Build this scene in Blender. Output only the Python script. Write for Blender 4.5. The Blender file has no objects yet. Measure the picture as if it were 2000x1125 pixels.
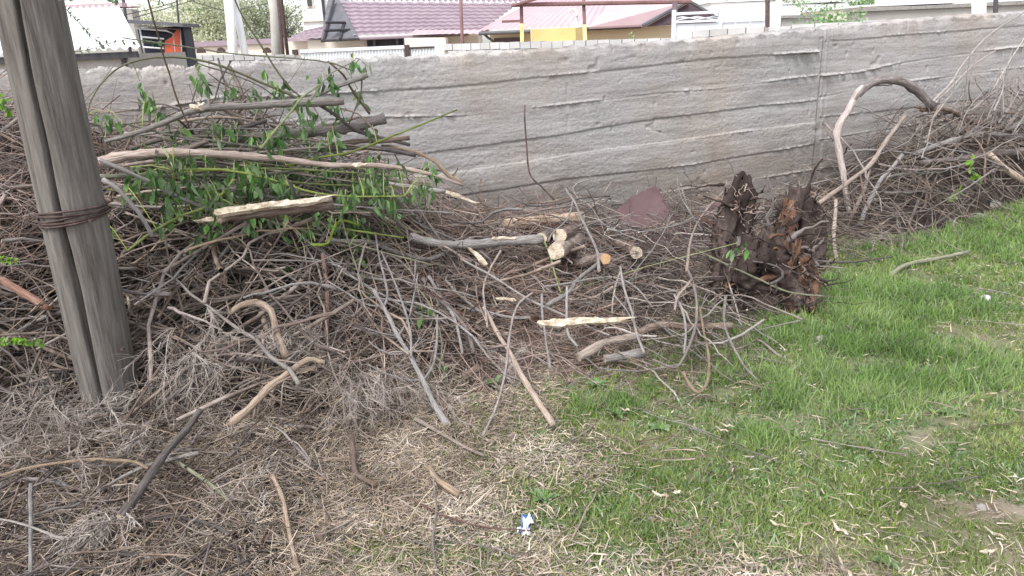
import bpy, math, random
import numpy as np
from mathutils import Vector, Matrix
random.seed(7); rng = np.random.default_rng(7)
R_ = math.radians
S = bpy.context.scene; COL = S.collection

# ------------------------------------------------------------------ camera, sky, sun, exposure
FPX = 1440.0; PITCH = R_(18.5); ROLL = R_(2.5); CAM = np.array([0.0, 0.0, 1.6])
Fv = np.array([0, math.cos(PITCH), -math.sin(PITCH)])
R0 = np.array([1.0, 0, 0]); U0 = np.array([0, math.sin(PITCH), math.cos(PITCH)])
Rv = math.cos(ROLL)*R0 - math.sin(ROLL)*U0
Uv = math.cos(ROLL)*U0 + math.sin(ROLL)*R0
cam = bpy.data.cameras.new('camera'); co = bpy.data.objects.new('camera', cam); COL.objects.link(co)
cam.sensor_width = 36; cam.lens = 36*FPX/2000; cam.clip_end = 2000; cam.clip_start = 0.05
M = Matrix.Identity(4)
for i in range(3):
    M[i][0] = Rv[i]; M[i][1] = Uv[i]; M[i][2] = -Fv[i]; M[i][3] = CAM[i]
co.matrix_world = M
S.camera = co
W = bpy.data.worlds.new('World'); S.world = W; W.use_nodes = True
nt = W.node_tree; bg = nt.nodes['Background']
sky = nt.nodes.new('ShaderNodeTexSky'); sky.sky_type = 'NISHITA'; sky.sun_disc = False
SUN_EL, SUN_AZ = 56, 215          # azimuth clockwise from +Y: the sun stands behind the camera to the left
sky.sun_elevation = R_(SUN_EL); sky.sun_rotation = R_(SUN_AZ); sky.air_density = 1.0; sky.dust_density = 1.5
hs = nt.nodes.new('ShaderNodeHueSaturation'); hs.inputs['Saturation'].default_value = 0.26
nt.links.new(sky.outputs[0], hs.inputs['Color']); nt.links.new(hs.outputs[0], bg.inputs['Color'])
bg.inputs['Strength'].default_value = 0.15
sl = bpy.data.lights.new('sun', 'SUN'); sl.energy = 1.5; sl.angle = R_(22); sl.color = (1, .985, .965)
so = bpy.data.objects.new('sun', sl); COL.objects.link(so)
a, e = R_(SUN_AZ), R_(SUN_EL)
sd = Vector((math.sin(a)*math.cos(e), math.cos(a)*math.cos(e), math.sin(e)))
so.rotation_euler = sd.to_track_quat('Z', 'Y').to_euler()
S.view_settings.view_transform = 'Standard'; S.view_settings.look = 'None'; S.view_settings.gamma = 1
S.view_settings.exposure = 1.22

# ------------------------------------------------------------------ helpers: rays of the survey
def ray(px, py):
    return Fv + (px-1000)/FPX*Rv + (562.5-py)/FPX*Uv
def atY(px, py, Y):
    d = ray(px, py); return CAM + d*((Y-CAM[1])/d[1])
def ground_at(px, py, z=0.0):
    d = ray(px, py); return CAM + d*((z-CAM[2])/d[2])
WK = 0.42; WY0 = 5.75                      # wall line y = WY0 + WK x
def wall_t(px, py, gap=0.0):
    d = ray(px, py)                          # CAM.y + t dy = WY0 - gap + WK t dx
    return (WY0-gap)/(d[1]-WK*d[0])
def on_wall(px, py, gap=0.0):
    return CAM + ray(px, py)*wall_t(px, py, gap)

FX = [-6, -3.2, -1.7, -1.3, -.75, -.25, .25, .7, 1.05, 1.35, 1.9, 2.6, 4.5, 9]
FY = [2.5, 2.75, 3.02, 2.9, 2.85, 3.1, 3.3, 3.3, 3.4, 3.8, 4.25, 4.95, 6.35, 9]
HX = [-6, -4, -3, -2.2, -1.6, -1.0, -.55, -.1, .4, 1.0, 1.6, 2.2, 2.8, 3.5, 4.2, 5.2, 9]
HH = [1.2, 1.22, 1.18, 1.10, 1.02, .82, .55, .38, .31, .26, .24, .20, .34, .52, .70, .75, .7]
def pile_h(x, y):
    x = np.asarray(x, float); y = np.asarray(y, float)
    f = np.interp(x, FX, FY); h = np.interp(x, HX, HH); w = WY0 + WK*x
    t = np.clip((y-f)/np.maximum(w-.35-f, .2), 0, 1)
    H = h*t**np.interp(x, [-1.0, -.2], [.50, .68])
    H = H*(1 + .09*np.sin(3.1*x+1.3*y) + .08*np.sin(7.3*x-2.7*y+1) + .07*np.sin(13.7*x+9.1*y) + .05*np.sin(23*x-17*y+2))
    ap = .09*np.clip((-.55-x)/.5, 0, 1)*np.clip((y-.8)/.9, 0, 1)   # low apron of litter at the left
    return np.where(y > w-.02, 0, np.maximum(H, 0) + ap*np.clip((w-y)/.3, 0, 1))
def ground_h(x, y):
    x = np.asarray(x, float); y = np.asarray(y, float)
    n = .018*np.sin(1.9*x+.7*y)+.014*np.sin(3.7*y-1.1*x+2)+.008*np.sin(7.1*x+5.3*y)
    return n*np.clip(1-np.maximum(np.abs(x)-7, 0)/4, 0, 1)*np.clip(1-np.maximum(y-9, 0)/3, 0, 1)
def surf_t(px, py, off=0.02, gap=.12):
    d = ray(px, py); tw = wall_t(px, py, gap)
    t = np.linspace(.8, max(tw, .9), 400)
    p = CAM[None]+d[None]*t[:, None]
    hit = np.nonzero(p[:, 2] < pile_h(p[:, 0], p[:, 1])+ground_h(p[:, 0], p[:, 1])+off)[0]
    return (t[hit[0]], True) if len(hit) else (tw, False)
def surf(px, py, off=0.02):
    return CAM + ray(px, py)*surf_t(px, py, off)[0]

# ------------------------------------------------------------------ helpers: objects
def tag(o, label=None, cat=None, group=None, kind=None):
    if label: o['label'] = label
    if cat: o['category'] = cat
    if group: o['group'] = group
    if kind: o['kind'] = kind
    return o
def empty(name, loc=(0, 0, 0), rz=0):
    o = bpy.data.objects.new(name, None); o.empty_display_size = .1
    o.location = Vector([float(c) for c in loc]); o.rotation_euler = (0, 0, rz); COL.objects.link(o); return o
def mesh_obj(name, V, Fc, mats, parent=None, smooth=False, mi=None, uv=None):
    me = bpy.data.meshes.new(name)
    V = np.asarray(V, dtype=np.float32).reshape(-1, 3)
    if isinstance(Fc, np.ndarray):
        n, k = Fc.shape
        me.vertices.add(len(V)); me.vertices.foreach_set('co', V.ravel())
        me.loops.add(n*k); me.loops.foreach_set('vertex_index', Fc.astype(np.int32).ravel())
        me.polygons.add(n); me.polygons.foreach_set('loop_start', np.arange(0, n*k, k, dtype=np.int32))
        me.update(calc_edges=True)
    else:
        me.from_pydata([tuple(map(float, v)) for v in V], [], [tuple(int(i) for i in f) for f in Fc]); me.update()
    if not isinstance(mats, (list, tuple)): mats = [mats]
    for m in mats: me.materials.append(m)
    if mi is not None: me.polygons.foreach_set('material_index', np.asarray(mi, dtype=np.int32))
    if smooth: me.polygons.foreach_set('use_smooth', np.ones(len(me.polygons), dtype=bool))
    if uv is not None:
        ul = me.uv_layers.new(name='UVMap')
        li = np.empty(len(me.loops), dtype=np.int32); me.loops.foreach_get('vertex_index', li)
        ul.data.foreach_set('uv', np.asarray(uv, dtype=np.float32)[li].ravel())
    me.validate()
    o = bpy.data.objects.new(name, me); COL.objects.link(o)
    if parent is not None:
        # parts are authored in world space: keep them there whatever the thing's base is
        o.parent = parent
        o.matrix_parent_inverse = (Matrix.Translation(parent.location) @ parent.rotation_euler.to_matrix().to_4x4()).inverted()
    return o
class MB:
    def __init__(s): s.v = []; s.f = []; s.m = []
    def add(s, V, Fc, m=0):
        b = len(s.v); s.v += [tuple(map(float, v)) for v in V]; s.f += [tuple(i+b for i in f) for f in Fc]; s.m += [m]*len(Fc)
    def box(s, a, b, m=0):
        x0, y0, z0 = a; x1, y1, z1 = b
        s.add([(x0,y0,z0),(x1,y0,z0),(x1,y1,z0),(x0,y1,z0),(x0,y0,z1),(x1,y0,z1),(x1,y1,z1),(x0,y1,z1)],
              [(0,3,2,1),(4,5,6,7),(0,1,5,4),(1,2,6,5),(2,3,7,6),(3,0,4,7)], m)
    def obox(s, A, B, z0, z1, th, m=0, z1b=None):
        """box standing on the line A-B (2D), th thick away from the camera"""
        A = np.array(A[:2], float); B = np.array(B[:2], float); d = (B-A)/np.linalg.norm(B-A); n = np.array([-d[1], d[0]])
        zb = z1 if z1b is None else z1b
        c = [A, B, B+n*th, A+n*th]; zt = [z1, zb, zb, z1]
        s.add([(*p, z0) for p in c]+[(*p, z) for p, z in zip(c, zt)], [(0,3,2,1),(4,5,6,7),(0,1,5,4),(1,2,6,5),(2,3,7,6),(3,0,4,7)], m)
    def tube(s, pts, r, m=0, n=8):
        pts = np.array(pts, float); r = np.broadcast_to(np.asarray(r, float), (len(pts),))
        V, Q = tubes(pts[None], r[None], n)
        b = len(V); V = list(map(tuple, V))
        F_ = [tuple(q) for q in Q]
        F_ += [tuple(range(n-1, -1, -1)), tuple(range(b-n, b))]
        s.add(V, F_, m)
    def build(s, name, mats, parent=None, smooth=False):
        return mesh_obj(name, s.v, s.f, mats, parent, smooth, s.m)
def tubes(P, Rr, m=6):
    """P (N,K,3), Rr (N,K) -> verts, quads"""
    N, K, _ = P.shape
    T = np.gradient(P, axis=1); T /= np.linalg.norm(T, axis=2, keepdims=True)+1e-12
    Tm = T.mean(axis=1); Tm /= np.linalg.norm(Tm, axis=1, keepdims=True)+1e-9
    ref = np.where(np.abs(Tm[:, 2:3]) < .8, np.array([[0, 0, 1.]]), np.array([[1., .2, 0]]))
    n1 = ref[:, None, :] - (ref[:, None, :]*T).sum(2, keepdims=True)*T
    n1 /= np.linalg.norm(n1, axis=2, keepdims=True)+1e-9
    n2 = np.cross(T, n1)
    a = np.arange(m)*2*math.pi/m
    V = P[:, :, None, :] + Rr[:, :, None, None]*(np.cos(a)[None, None, :, None]*n1[:, :, None, :]+np.sin(a)[None, None, :, None]*n2[:, :, None, :])
    i = (np.arange(N)*K*m)[:, None, None] + (np.arange(K-1)*m)[None, :, None]
    j = np.arange(m)[None, None, :]; j2 = (j+1) % m
    Q = np.stack([i+j, i+j2, i+m+j2, i+m+j], axis=-1).reshape(-1, 4)
    return V.reshape(-1, 3), Q
def catmull(pts, n):
    pts = np.asarray(pts, float)
    if len(pts) == 2: pts = np.array([pts[0], pts.mean(0), pts[1]])
    p = np.vstack([2*pts[0]-pts[1], pts, 2*pts[-1]-pts[-2]])
    seg = len(pts)-1; out = []
    for k in range(n):
        u = k/(n-1)*seg; i = min(int(u), seg-1); f = u-i
        a, b, c, d = p[i], p[i+1], p[i+2], p[i+3]
        out.append(.5*((2*b)+(-a+c)*f+(2*a-5*b+4*c-d)*f*f+(-a+3*b-3*c+d)*f**3))
    return np.array(out)

# ------------------------------------------------------------------ materials
def mat(name, base, rough=.85, ramp=None, scale=8.0, detail=6, bump=.0, bscale=None, island=0.0, objr=0.0, stretch=None,
        coord='Object', metal=0, trans=0.0, ramp_pos=(.3, .7), spec=.3):
    m = bpy.data.materials.new(name); m.use_nodes = True; t = m.node_tree; N = t.nodes; L = t.links
    b = N['Principled BSDF']; b.inputs['Roughness'].default_value = rough; b.inputs['Metallic'].default_value = metal
    b.inputs['Specular IOR Level'].default_value = spec
    tc = N.new('ShaderNodeTexCoord'); mp = N.new('ShaderNodeMapping'); L.new(tc.outputs[coord], mp.inputs['Vector'])
    if stretch: mp.inputs['Scale'].default_value = stretch
    nz = N.new('ShaderNodeTexNoise'); nz.inputs['Scale'].default_value = scale; nz.inputs['Detail'].default_value = detail
    nz.inputs['Roughness'].default_value = .65
    L.new(mp.outputs[0], nz.inputs['Vector'])
    cr = N.new('ShaderNodeValToRGB'); L.new(nz.outputs['Fac'], cr.inputs['Fac'])
    cols = [base] if ramp is None else [base]+list(ramp)
    if len(cols) == 1: cols = [tuple(c*.8 for c in base), tuple(min(1, c*1.15) for c in base)]
    el = cr.color_ramp.elements
    el[0].position = ramp_pos[0]; el[0].color = (*cols[0], 1); el[1].position = ramp_pos[1]; el[1].color = (*cols[-1], 1)
    for k, c in enumerate(cols[1:-1]):
        x = el.new(ramp_pos[0]+(ramp_pos[1]-ramp_pos[0])*(k+1)/(len(cols)-1)); x.color = (*c, 1)
    out = cr.outputs['Color']
    if island or objr:
        hv = N.new('ShaderNodeHueSaturation'); L.new(out, hv.inputs['Color'])
        if island:
            g = N.new('ShaderNodeNewGeometry'); src = g.outputs['Random Per Island']; amt = island
        else:
            g = N.new('ShaderNodeObjectInfo'); src = g.outputs['Random']; amt = objr
        mr = N.new('ShaderNodeMapRange'); L.new(src, mr.inputs['Value'])
        mr.inputs['To Min'].default_value = 1-amt; mr.inputs['To Max'].default_value = 1+amt*.9
        L.new(mr.outputs[0], hv.inputs['Value'])
        ms = N.new('ShaderNodeMath'); ms.operation = 'MULTIPLY_ADD'; L.new(src, ms.inputs[0]); ms.inputs[1].default_value = 7.31; ms.inputs[2].default_value = 0
        fr = N.new('ShaderNodeMath'); fr.operation = 'FRACT'; L.new(ms.outputs[0], fr.inputs[0])
        m2 = N.new('ShaderNodeMapRange'); L.new(fr.outputs[0], m2.inputs['Value']); m2.inputs['To Min'].default_value = .7; m2.inputs['To Max'].default_value = 1.25
        L.new(m2.outputs[0], hv.inputs['Saturation'])
        m3 = N.new('ShaderNodeMapRange'); L.new(fr.outputs[0], m3.inputs['Value']); m3.inputs['To Min'].default_value = .492; m3.inputs['To Max'].default_value = .508
        L.new(m3.outputs[0], hv.inputs['Hue'])
        out = hv.outputs['Color']
    L.new(out, b.inputs['Base Color'])
    if bump:
        nb = N.new('ShaderNodeTexNoise'); nb.inputs['Scale'].default_value = bscale or scale*3; nb.inputs['Detail'].default_value = 5
        L.new(mp.outputs[0], nb.inputs['Vector'])
        bp = N.new('ShaderNodeBump'); bp.inputs['Strength'].default_value = min(1, bump); bp.inputs['Distance'].default_value = .01
        L.new(nb.outputs['Fac'], bp.inputs['Height']); L.new(bp.outputs[0], b.inputs['Normal'])
    if trans:
        tr = N.new('ShaderNodeBsdfTranslucent'); mx = N.new('ShaderNodeMixShader'); mx.inputs[0].default_value = trans
        L.new(out, tr.inputs['Color']); L.new(b.outputs[0], mx.inputs[1]); L.new(tr.outputs[0], mx.inputs[2])
        L.new(mx.outputs[0], N['Material Output'].inputs['Surface'])
    return m
G = {}
BK = dict(coord='UV', stretch=(4, 9, 1), scale=2.6, bump=.9, bscale=7, objr=.28)
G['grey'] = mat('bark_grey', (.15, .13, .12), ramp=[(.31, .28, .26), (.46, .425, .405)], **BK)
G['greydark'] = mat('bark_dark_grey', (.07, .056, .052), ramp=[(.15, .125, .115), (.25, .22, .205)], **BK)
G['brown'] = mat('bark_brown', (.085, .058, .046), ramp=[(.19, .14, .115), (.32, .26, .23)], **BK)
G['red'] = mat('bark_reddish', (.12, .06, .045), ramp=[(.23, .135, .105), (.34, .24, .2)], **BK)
G['tan'] = mat('bark_tan', (.2, .14, .1), ramp=[(.38, .29, .225), (.52, .43, .36)], **BK)
G['pale'] = mat('bark_pale', (.34, .29, .25), ramp=[(.5, .44, .39), (.62, .56, .5)], **BK)
G['olive'] = mat('bark_olive', (.14, .135, .09), ramp=[(.24, .235, .16), (.35, .34, .26)], **BK)
G['green'] = mat('stem_green', (.17, .21, .06), ramp=[(.27, .32, .10), (.36, .40, .16)], **BK)
G['pink'] = mat('bark_pinkish', (.19, .14, .125), ramp=[(.37, .30, .27), (.52, .46, .43)], **BK)
G['cut'] = mat('cut_wood', (.26, .20, .14), ramp=[(.46, .385, .29), (.62, .55, .45)], scale=26, bump=.8, ramp_pos=(.36, .62))
G['cuto'] = mat('cut_wood_orange', (.36, .20, .10), ramp=[(.52, .34, .20)], scale=18, bump=.3)
G['dead'] = mat('dead_wood', (.014, .009, .008), ramp=[(.04, .027, .023), (.12, .09, .08)], scale=9, bump=1, bscale=30, stretch=(1, 1, .35))
G['deadred'] = mat('rotten_wood', (.025, .015, .011), ramp=[(.10, .05, .032), (.21, .12, .075)], scale=14, bump=1, bscale=30, stretch=(1, 1, .3))
G['twig'] = mat('twig_mass', (.055, .040, .033), ramp=[(.155, .12, .10), (.33, .28, .245)], scale=5, island=.5)
G['twigred'] = mat('twig_mass_reddish', (.13, .085, .068), ramp=[(.26, .19, .16), (.37, .3, .265)], scale=5, island=.45)
G['hair'] = mat('fine_dead_brush', (.17, .14, .12), ramp=[(.30, .255, .225), (.40, .35, .315)], scale=3, island=.4)
G['hairtan'] = mat('fine_straw_spray', (.2, .165, .14), ramp=[(.36, .31, .275), (.5, .45, .41)], scale=3, island=.35)
G['straw'] = mat('straw', (.17, .125, .09), ramp=[(.36, .29, .225), (.60, .515, .42)], scale=3, island=.6, ramp_pos=(.25, .75))
G['grass'] = mat('grass_blades', (.14, .195, .055), ramp=[(.235, .305, .09), (.37, .42, .165)], scale=1.6, island=.32, trans=.3)
G['lush'] = mat('lush_grass_blades', (.12, .205, .06), ramp=[(.215, .32, .105), (.37, .46, .185)], scale=1.6, island=.3, trans=.35)
G['leaf'] = mat('green_leaves', (.055, .115, .04), ramp=[(.12, .215, .08), (.24, .34, .14)], scale=9, island=.5, trans=.3, rough=.55)
G['leafy'] = mat('young_leaves', (.14, .27, .04), ramp=[(.24, .40, .08)], scale=5, island=.3, trans=.4, rough=.55)
G['weed'] = mat('weed_leaves', (.10, .18, .065), ramp=[(.17, .27, .11), (.28, .38, .20)], scale=8, island=.25, trans=.3, rough=.6)
G['gapshade'] = mat('gap_shade_litter', (.014, .010, .009), ramp=[(.04, .03, .025), (.08, .06, .05)], scale=22, bump=1, bscale=60)  # near-black: shade between the twigs is put into this colour
G['tree'] = mat('spring_foliage', (.26, .30, .18), ramp=[(.38, .42, .27), (.5, .53, .4)], scale=.6, island=.35, trans=.35)  # far leaves, overexposed paleness put into the colour
G['treeb'] = mat('overexposed_foliage', (.42, .45, .28), ramp=[(.58, .60, .42), (.75, .75, .62)], scale=.6, island=.3, trans=.3)  # paler still: overexposure painted into the leaf colour
G['treeg'] = mat('fresh_foliage', (.20, .34, .14), ramp=[(.34, .50, .24)], scale=.8, island=.35, trans=.35)
G['trunk'] = mat('tree_trunk', (.18, .16, .14), ramp=[(.28, .25, .23)], scale=6)
G['white'] = mat('white_paint', (.74, .74, .74), ramp=[(.84, .84, .84)], scale=3, rough=.6)
G['whitemetal'] = mat('white_enamel', (.68, .7, .72), ramp=[(.8, .82, .84)], scale=2, rough=.5)
G['corr'] = mat('white_roof_sheet', (.66, .66, .68), ramp=[(.82, .82, .84)], scale=1.2, rough=.6)
G['cream'] = mat('cream_render', (.70, .62, .53), ramp=[(.80, .73, .64)], scale=1.2)
G['creamy'] = mat('yellowish_render', (.72, .60, .40), ramp=[(.80, .69, .50)], scale=1.2)
G['yellow'] = mat('yellow_paint', (.84, .62, .24), ramp=[(.88, .70, .33)], scale=2, rough=.6)
G['render'] = mat('grey_render', (.30, .28, .26), ramp=[(.42, .40, .37)], scale=1.5)
G['mauve'] = mat('mauve_roof_tiles', (.27, .205, .24), ramp=[(.34, .265, .30)], scale=.7, rough=.5)  # lightened, distance haze is put into the roof colour
G['pinkroof'] = mat('pink_roof_sheet', (.47, .32, .34), ramp=[(.55, .41, .43)], scale=.7, rough=.5)  # pale haze painted in here as well
G['dark'] = mat('dark_paint', (.04, .04, .045), ramp=[(.07, .065, .07)], scale=3)
G['darkmauve'] = mat('dark_mauve_boards', (.09, .065, .075), ramp=[(.15, .11, .125)], scale=3)
G['truss'] = mat('grey_truss_sheet', (.10, .10, .11), ramp=[(.17, .165, .18)], scale=3)
G['navy'] = mat('navy_tarp', (.018, .02, .032), ramp=[(.035, .038, .055)], scale=2, rough=.6)
G['orange'] = mat('orange_red_panel', (.72, .12, .06), ramp=[(.80, .18, .10)], scale=2, rough=.5)
G['rust'] = mat('rusty_steel', (.04, .026, .024), ramp=[(.075, .05, .044), (.13, .088, .078)], scale=25, rough=.8, bump=.4)
G['brownpaint'] = mat('brown_paint', (.17, .09, .09), ramp=[(.24, .14, .135)], scale=4)
G['plum'] = mat('plum_sheet', (.085, .047, .05), ramp=[(.13, .078, .08), (.17, .11, .11)], scale=5, rough=.6, bump=.2)
G['stone'] = mat('stone', (.2, .185, .17), ramp=[(.36, .34, .32)], scale=20, bump=.6)
G['stonew'] = mat('white_stone', (.55, .53, .5), ramp=[(.75, .73, .7)], scale=20, bump=.4)
G['glass'] = mat('window_glass', (.05, .055, .06), rough=.15, spec=.5)
G['brown_window'] = mat('dark_glazing', (.09, .05, .06), rough=.3)

# ------------------------------------------------------------------ ground sheet
def axis(lo, hi, dn, far):
    a = list(np.arange(lo, hi, dn)); s = dn; x = hi
    while x < far: a.append(x); s *= 1.25; x += s
    a.append(far); b = []; s = dn; x = lo
    while x > -far:
        s *= 1.25; x -= s; b.append(max(x, -far))
    return np.array(sorted(set(b)) + a)
gx = axis(-5, 7, .06, 600); gy = axis(.2, 9, .06, 600)
XX, YY = np.meshgrid(gx, gy)
ZZ = ground_h(XX, YY) + np.where((np.abs(XX) < 8) & (YY < 9) & (YY > 0), rng.normal(0, .004, XX.shape), 0)
nx = len(gx); idx = np.arange(XX.size).reshape(XX.shape)
Q = np.stack([idx[:-1, :-1], idx[:-1, 1:], idx[1:, 1:], idx[1:, :-1]], -1).reshape(-1, 4)
gm = mat('soil', (.10, .075, .055), ramp=[(.20, .155, .12), (.30, .25, .205)], scale=3.2, detail=12, bump=1, bscale=45, coord='Object')
g = mesh_obj('ground', np.stack([XX, YY, ZZ], -1), Q, gm, smooth=True); tag(g, kind='structure'); GROUND = g

# ------------------------------------------------------------------ concrete retaining wall
TOPPX = [(-700, 176), (-300, 158), (0, 147), (160, 138), (430, 130), (560, 122), (700, 119), (760, 113), (860, 112), (900, 107), (1000, 103), (1100, 97),
         (1200, 90), (1350, 80), (1500, 68), (1597, 57), (1603, 56), (1700, 49), (1850, 35), (2000, 26), (2200, 12), (2500, -8)]
tp = np.array([on_wall(a, b) for a, b in TOPPX]); TS = tp[:, 0]; TZ = tp[:, 2]
JPX = [  # board joints as seen, each with its ridge strength
 ([(-200, 232), (150, 217), (300, 212), (430, 190), (560, 188), (700, 180), (860, 170), (1000, 156), (1150, 141), (1300, 124), (1400, 113), (1597, 100)], .9, 0),
 ([(1460, 111), (1520, 106), (1597, 101)], 2.4, 0),
 ([(-100, 285), (430, 245), (700, 228), (900, 225), (1050, 208), (1150, 197), (1290, 180), (1400, 172), (1566, 150), (1597, 146)], 1.1, 0),
 ([(-100, 335), (500, 300), (820, 300), (900, 290), (1100, 262), (1252, 236), (1340, 224), (1477, 208), (1597, 195)], .7, 0),
 ([(-100, 385), (500, 350), (840, 345), (1050, 312), (1200, 290), (1350, 270), (1597, 238)], .55, 0),
 ([(-100, 450), (500, 410), (840, 390), (1100, 350), (1350, 322), (1460, 303), (1577, 283), (1597, 280)], 1.0, 0),
 ([(500, 460), (900, 438), (1050, 410), (1200, 392), (1350, 367), (1480, 348), (1597, 330)], .9, 0),
 ([(1603, 148), (1680, 140), (1760, 122), (1830, 111), (1900, 102), (2100, 80)], 1.9, 1),
 ([(1603, 80), (1700, 74), (1760, 68), (1840, 62), (2100, 42)], .8, 1),
 ([(1603, 187), (1680, 173), (1800, 155), (2000, 130), (2200, 105)], 1.3, 1),
 ([(1603, 228), (1700, 220), (1850, 200), (2200, 165)], .5, 1),
 ([(1603, 273), (1725, 252), (2000, 215), (2200, 190)], .9, 1),
 ([(1603, 330), (1700, 320), (1900, 290), (2200, 250)], .9, 1),
]
SEAM = on_wall(1599, 200)[0]
def vnoise(X, Y, seed, fx, fy):
    r = np.random.default_rng(seed); g_ = r.random((256, 256))
    x = (X+40)*fx % 255; y = (Y*fy+50) % 255; xi = x.astype(int); yi = y.astype(int); fx_ = x-xi; fy_ = y-yi
    fx_ = fx_*fx_*(3-2*fx_); fy_ = fy_*fy_*(3-2*fy_)
    a = g_[yi, xi]; b = g_[yi, (xi+1) % 256]; c = g_[(yi+1) % 256, xi]; d = g_[(yi+1) % 256, (xi+1) % 256]
    return (a*(1-fx_)+b*fx_)*(1-fy_)+(c*(1-fx_)+d*fx_)*fy_
s_ = np.linspace(-4.6, 9.8, 2300); nz_ = 240; v_ = np.linspace(0, 1, nz_)
top = np.interp(s_, TS, TZ) + .008*np.sin(s_*23)+.006*np.sin(s_*51+1)+rng.normal(0, .004, len(s_))
Sg, Vg = np.meshgrid(s_, v_); Zg = -.1 + (top[None, :]+.1)*Vg
D = np.zeros_like(Sg); zone = np.zeros_like(Sg)
for k, (pl, amp, side) in enumerate(JPX):
    q = np.array([on_wall(a, b) for a, b in pl]); zc = np.interp(s_, q[:, 0], q[:, 2]) + .002*np.sin(s_*5+k)+.002*(vnoise(s_, s_*0, 70+k, 18, 1)-.5)+.003*(vnoise(s_, s_*0, 90+k, 6, 1)-.5)
    inx = (s_ > q[0, 0]) & (s_ < q[-1, 0]) & ((s_ < SEAM) if side == 0 else (s_ > SEAM))
    dz = Zg - zc[None, :]
    mod = np.clip(vnoise(Sg, Sg*0, 10+k, 1.9, 1)*3.0-1.45, .02, 1.3)*(.1+1.6*vnoise(Sg, Zg, 30+k, 40, 20)**1.5)*(.6+.8*vnoise(Sg, Zg, 110+k, 90, 60))
    ridge = np.exp(-(np.abs(dz)/.0075)**2.5)*.017*amp*mod + np.exp(-((dz+.010)/.006)**2)*(-.0055*min(amp, 1.2))*(.35+.9*vnoise(Sg, Sg*0, 130+k, 2.3, 1))
    D += ridge*inx[None, :]
    if len(pl) > 3: zone += (dz > 0)*inx[None, :]
off_tab = np.random.default_rng(4).uniform(-.006, .006, 20)
D += off_tab[(zone + (Sg > SEAM)*7).astype(int) % 20]
D += (Sg > SEAM)*(-.012) - .03*np.exp(-((Sg-SEAM)/.007)**2)
D += .004*(vnoise(Sg, Zg+.06*Sg, 1, 1.2, 9)-.5) + .0025*(vnoise(Sg, Zg-.03*Sg, 2, 5, 34)-.5) + .0045*(vnoise(Sg, Zg, 3, 48, 80)-.5)*vnoise(Sg, Zg, 33, 1.5, 4) + .002*(vnoise(Sg, Zg, 34, 20, 120)-.5)
pit = vnoise(Sg, Zg, 5, 16, 16); D -= .010*np.clip(pit-.86, 0, 1)/.14*(vnoise(Sg, Zg, 6, 1.3, 1.7) > .45)
edge = np.clip((Zg-(top[None, :]-.09))/.09, 0, 1); D += edge**2*(-.022)*vnoise(Sg, Zg, 8, 9, 14)
wn = np.array([WK, -1, 0])/math.hypot(WK, 1)     # out of the wall towards the camera
base = np.stack([Sg, WY0+WK*Sg, Zg], -1); front = base + wn*D[..., None]
ns = len(s_); idx = np.arange(ns*nz_).reshape(nz_, ns)
Q = np.stack([idx[:-1, :-1], idx[:-1, 1:], idx[1:, 1:], idx[1:, :-1]], -1).reshape(-1, 4)
b0 = ns*nz_
tback = np.stack([s_, WY0+WK*s_, top+.004], -1) - wn*.26; bback = tback.copy(); bback[:, 2] = -.1
tmid = np.stack([s_, WY0+WK*s_, top+.010+rng.normal(0, .004, ns)], -1) - wn*.1
V = np.vstack([front.reshape(-1, 3), tmid, tback, bback]); a_ = np.arange(ns-1)
row = [idx[-1], b0+np.arange(ns), b0+ns+np.arange(ns), b0+2*ns+np.arange(ns)]
Qs = [Q]+[np.stack([row[i][a_], row[i][a_+1], row[i+1][a_+1], row[i+1][a_]], -1) for i in range(3)]
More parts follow.
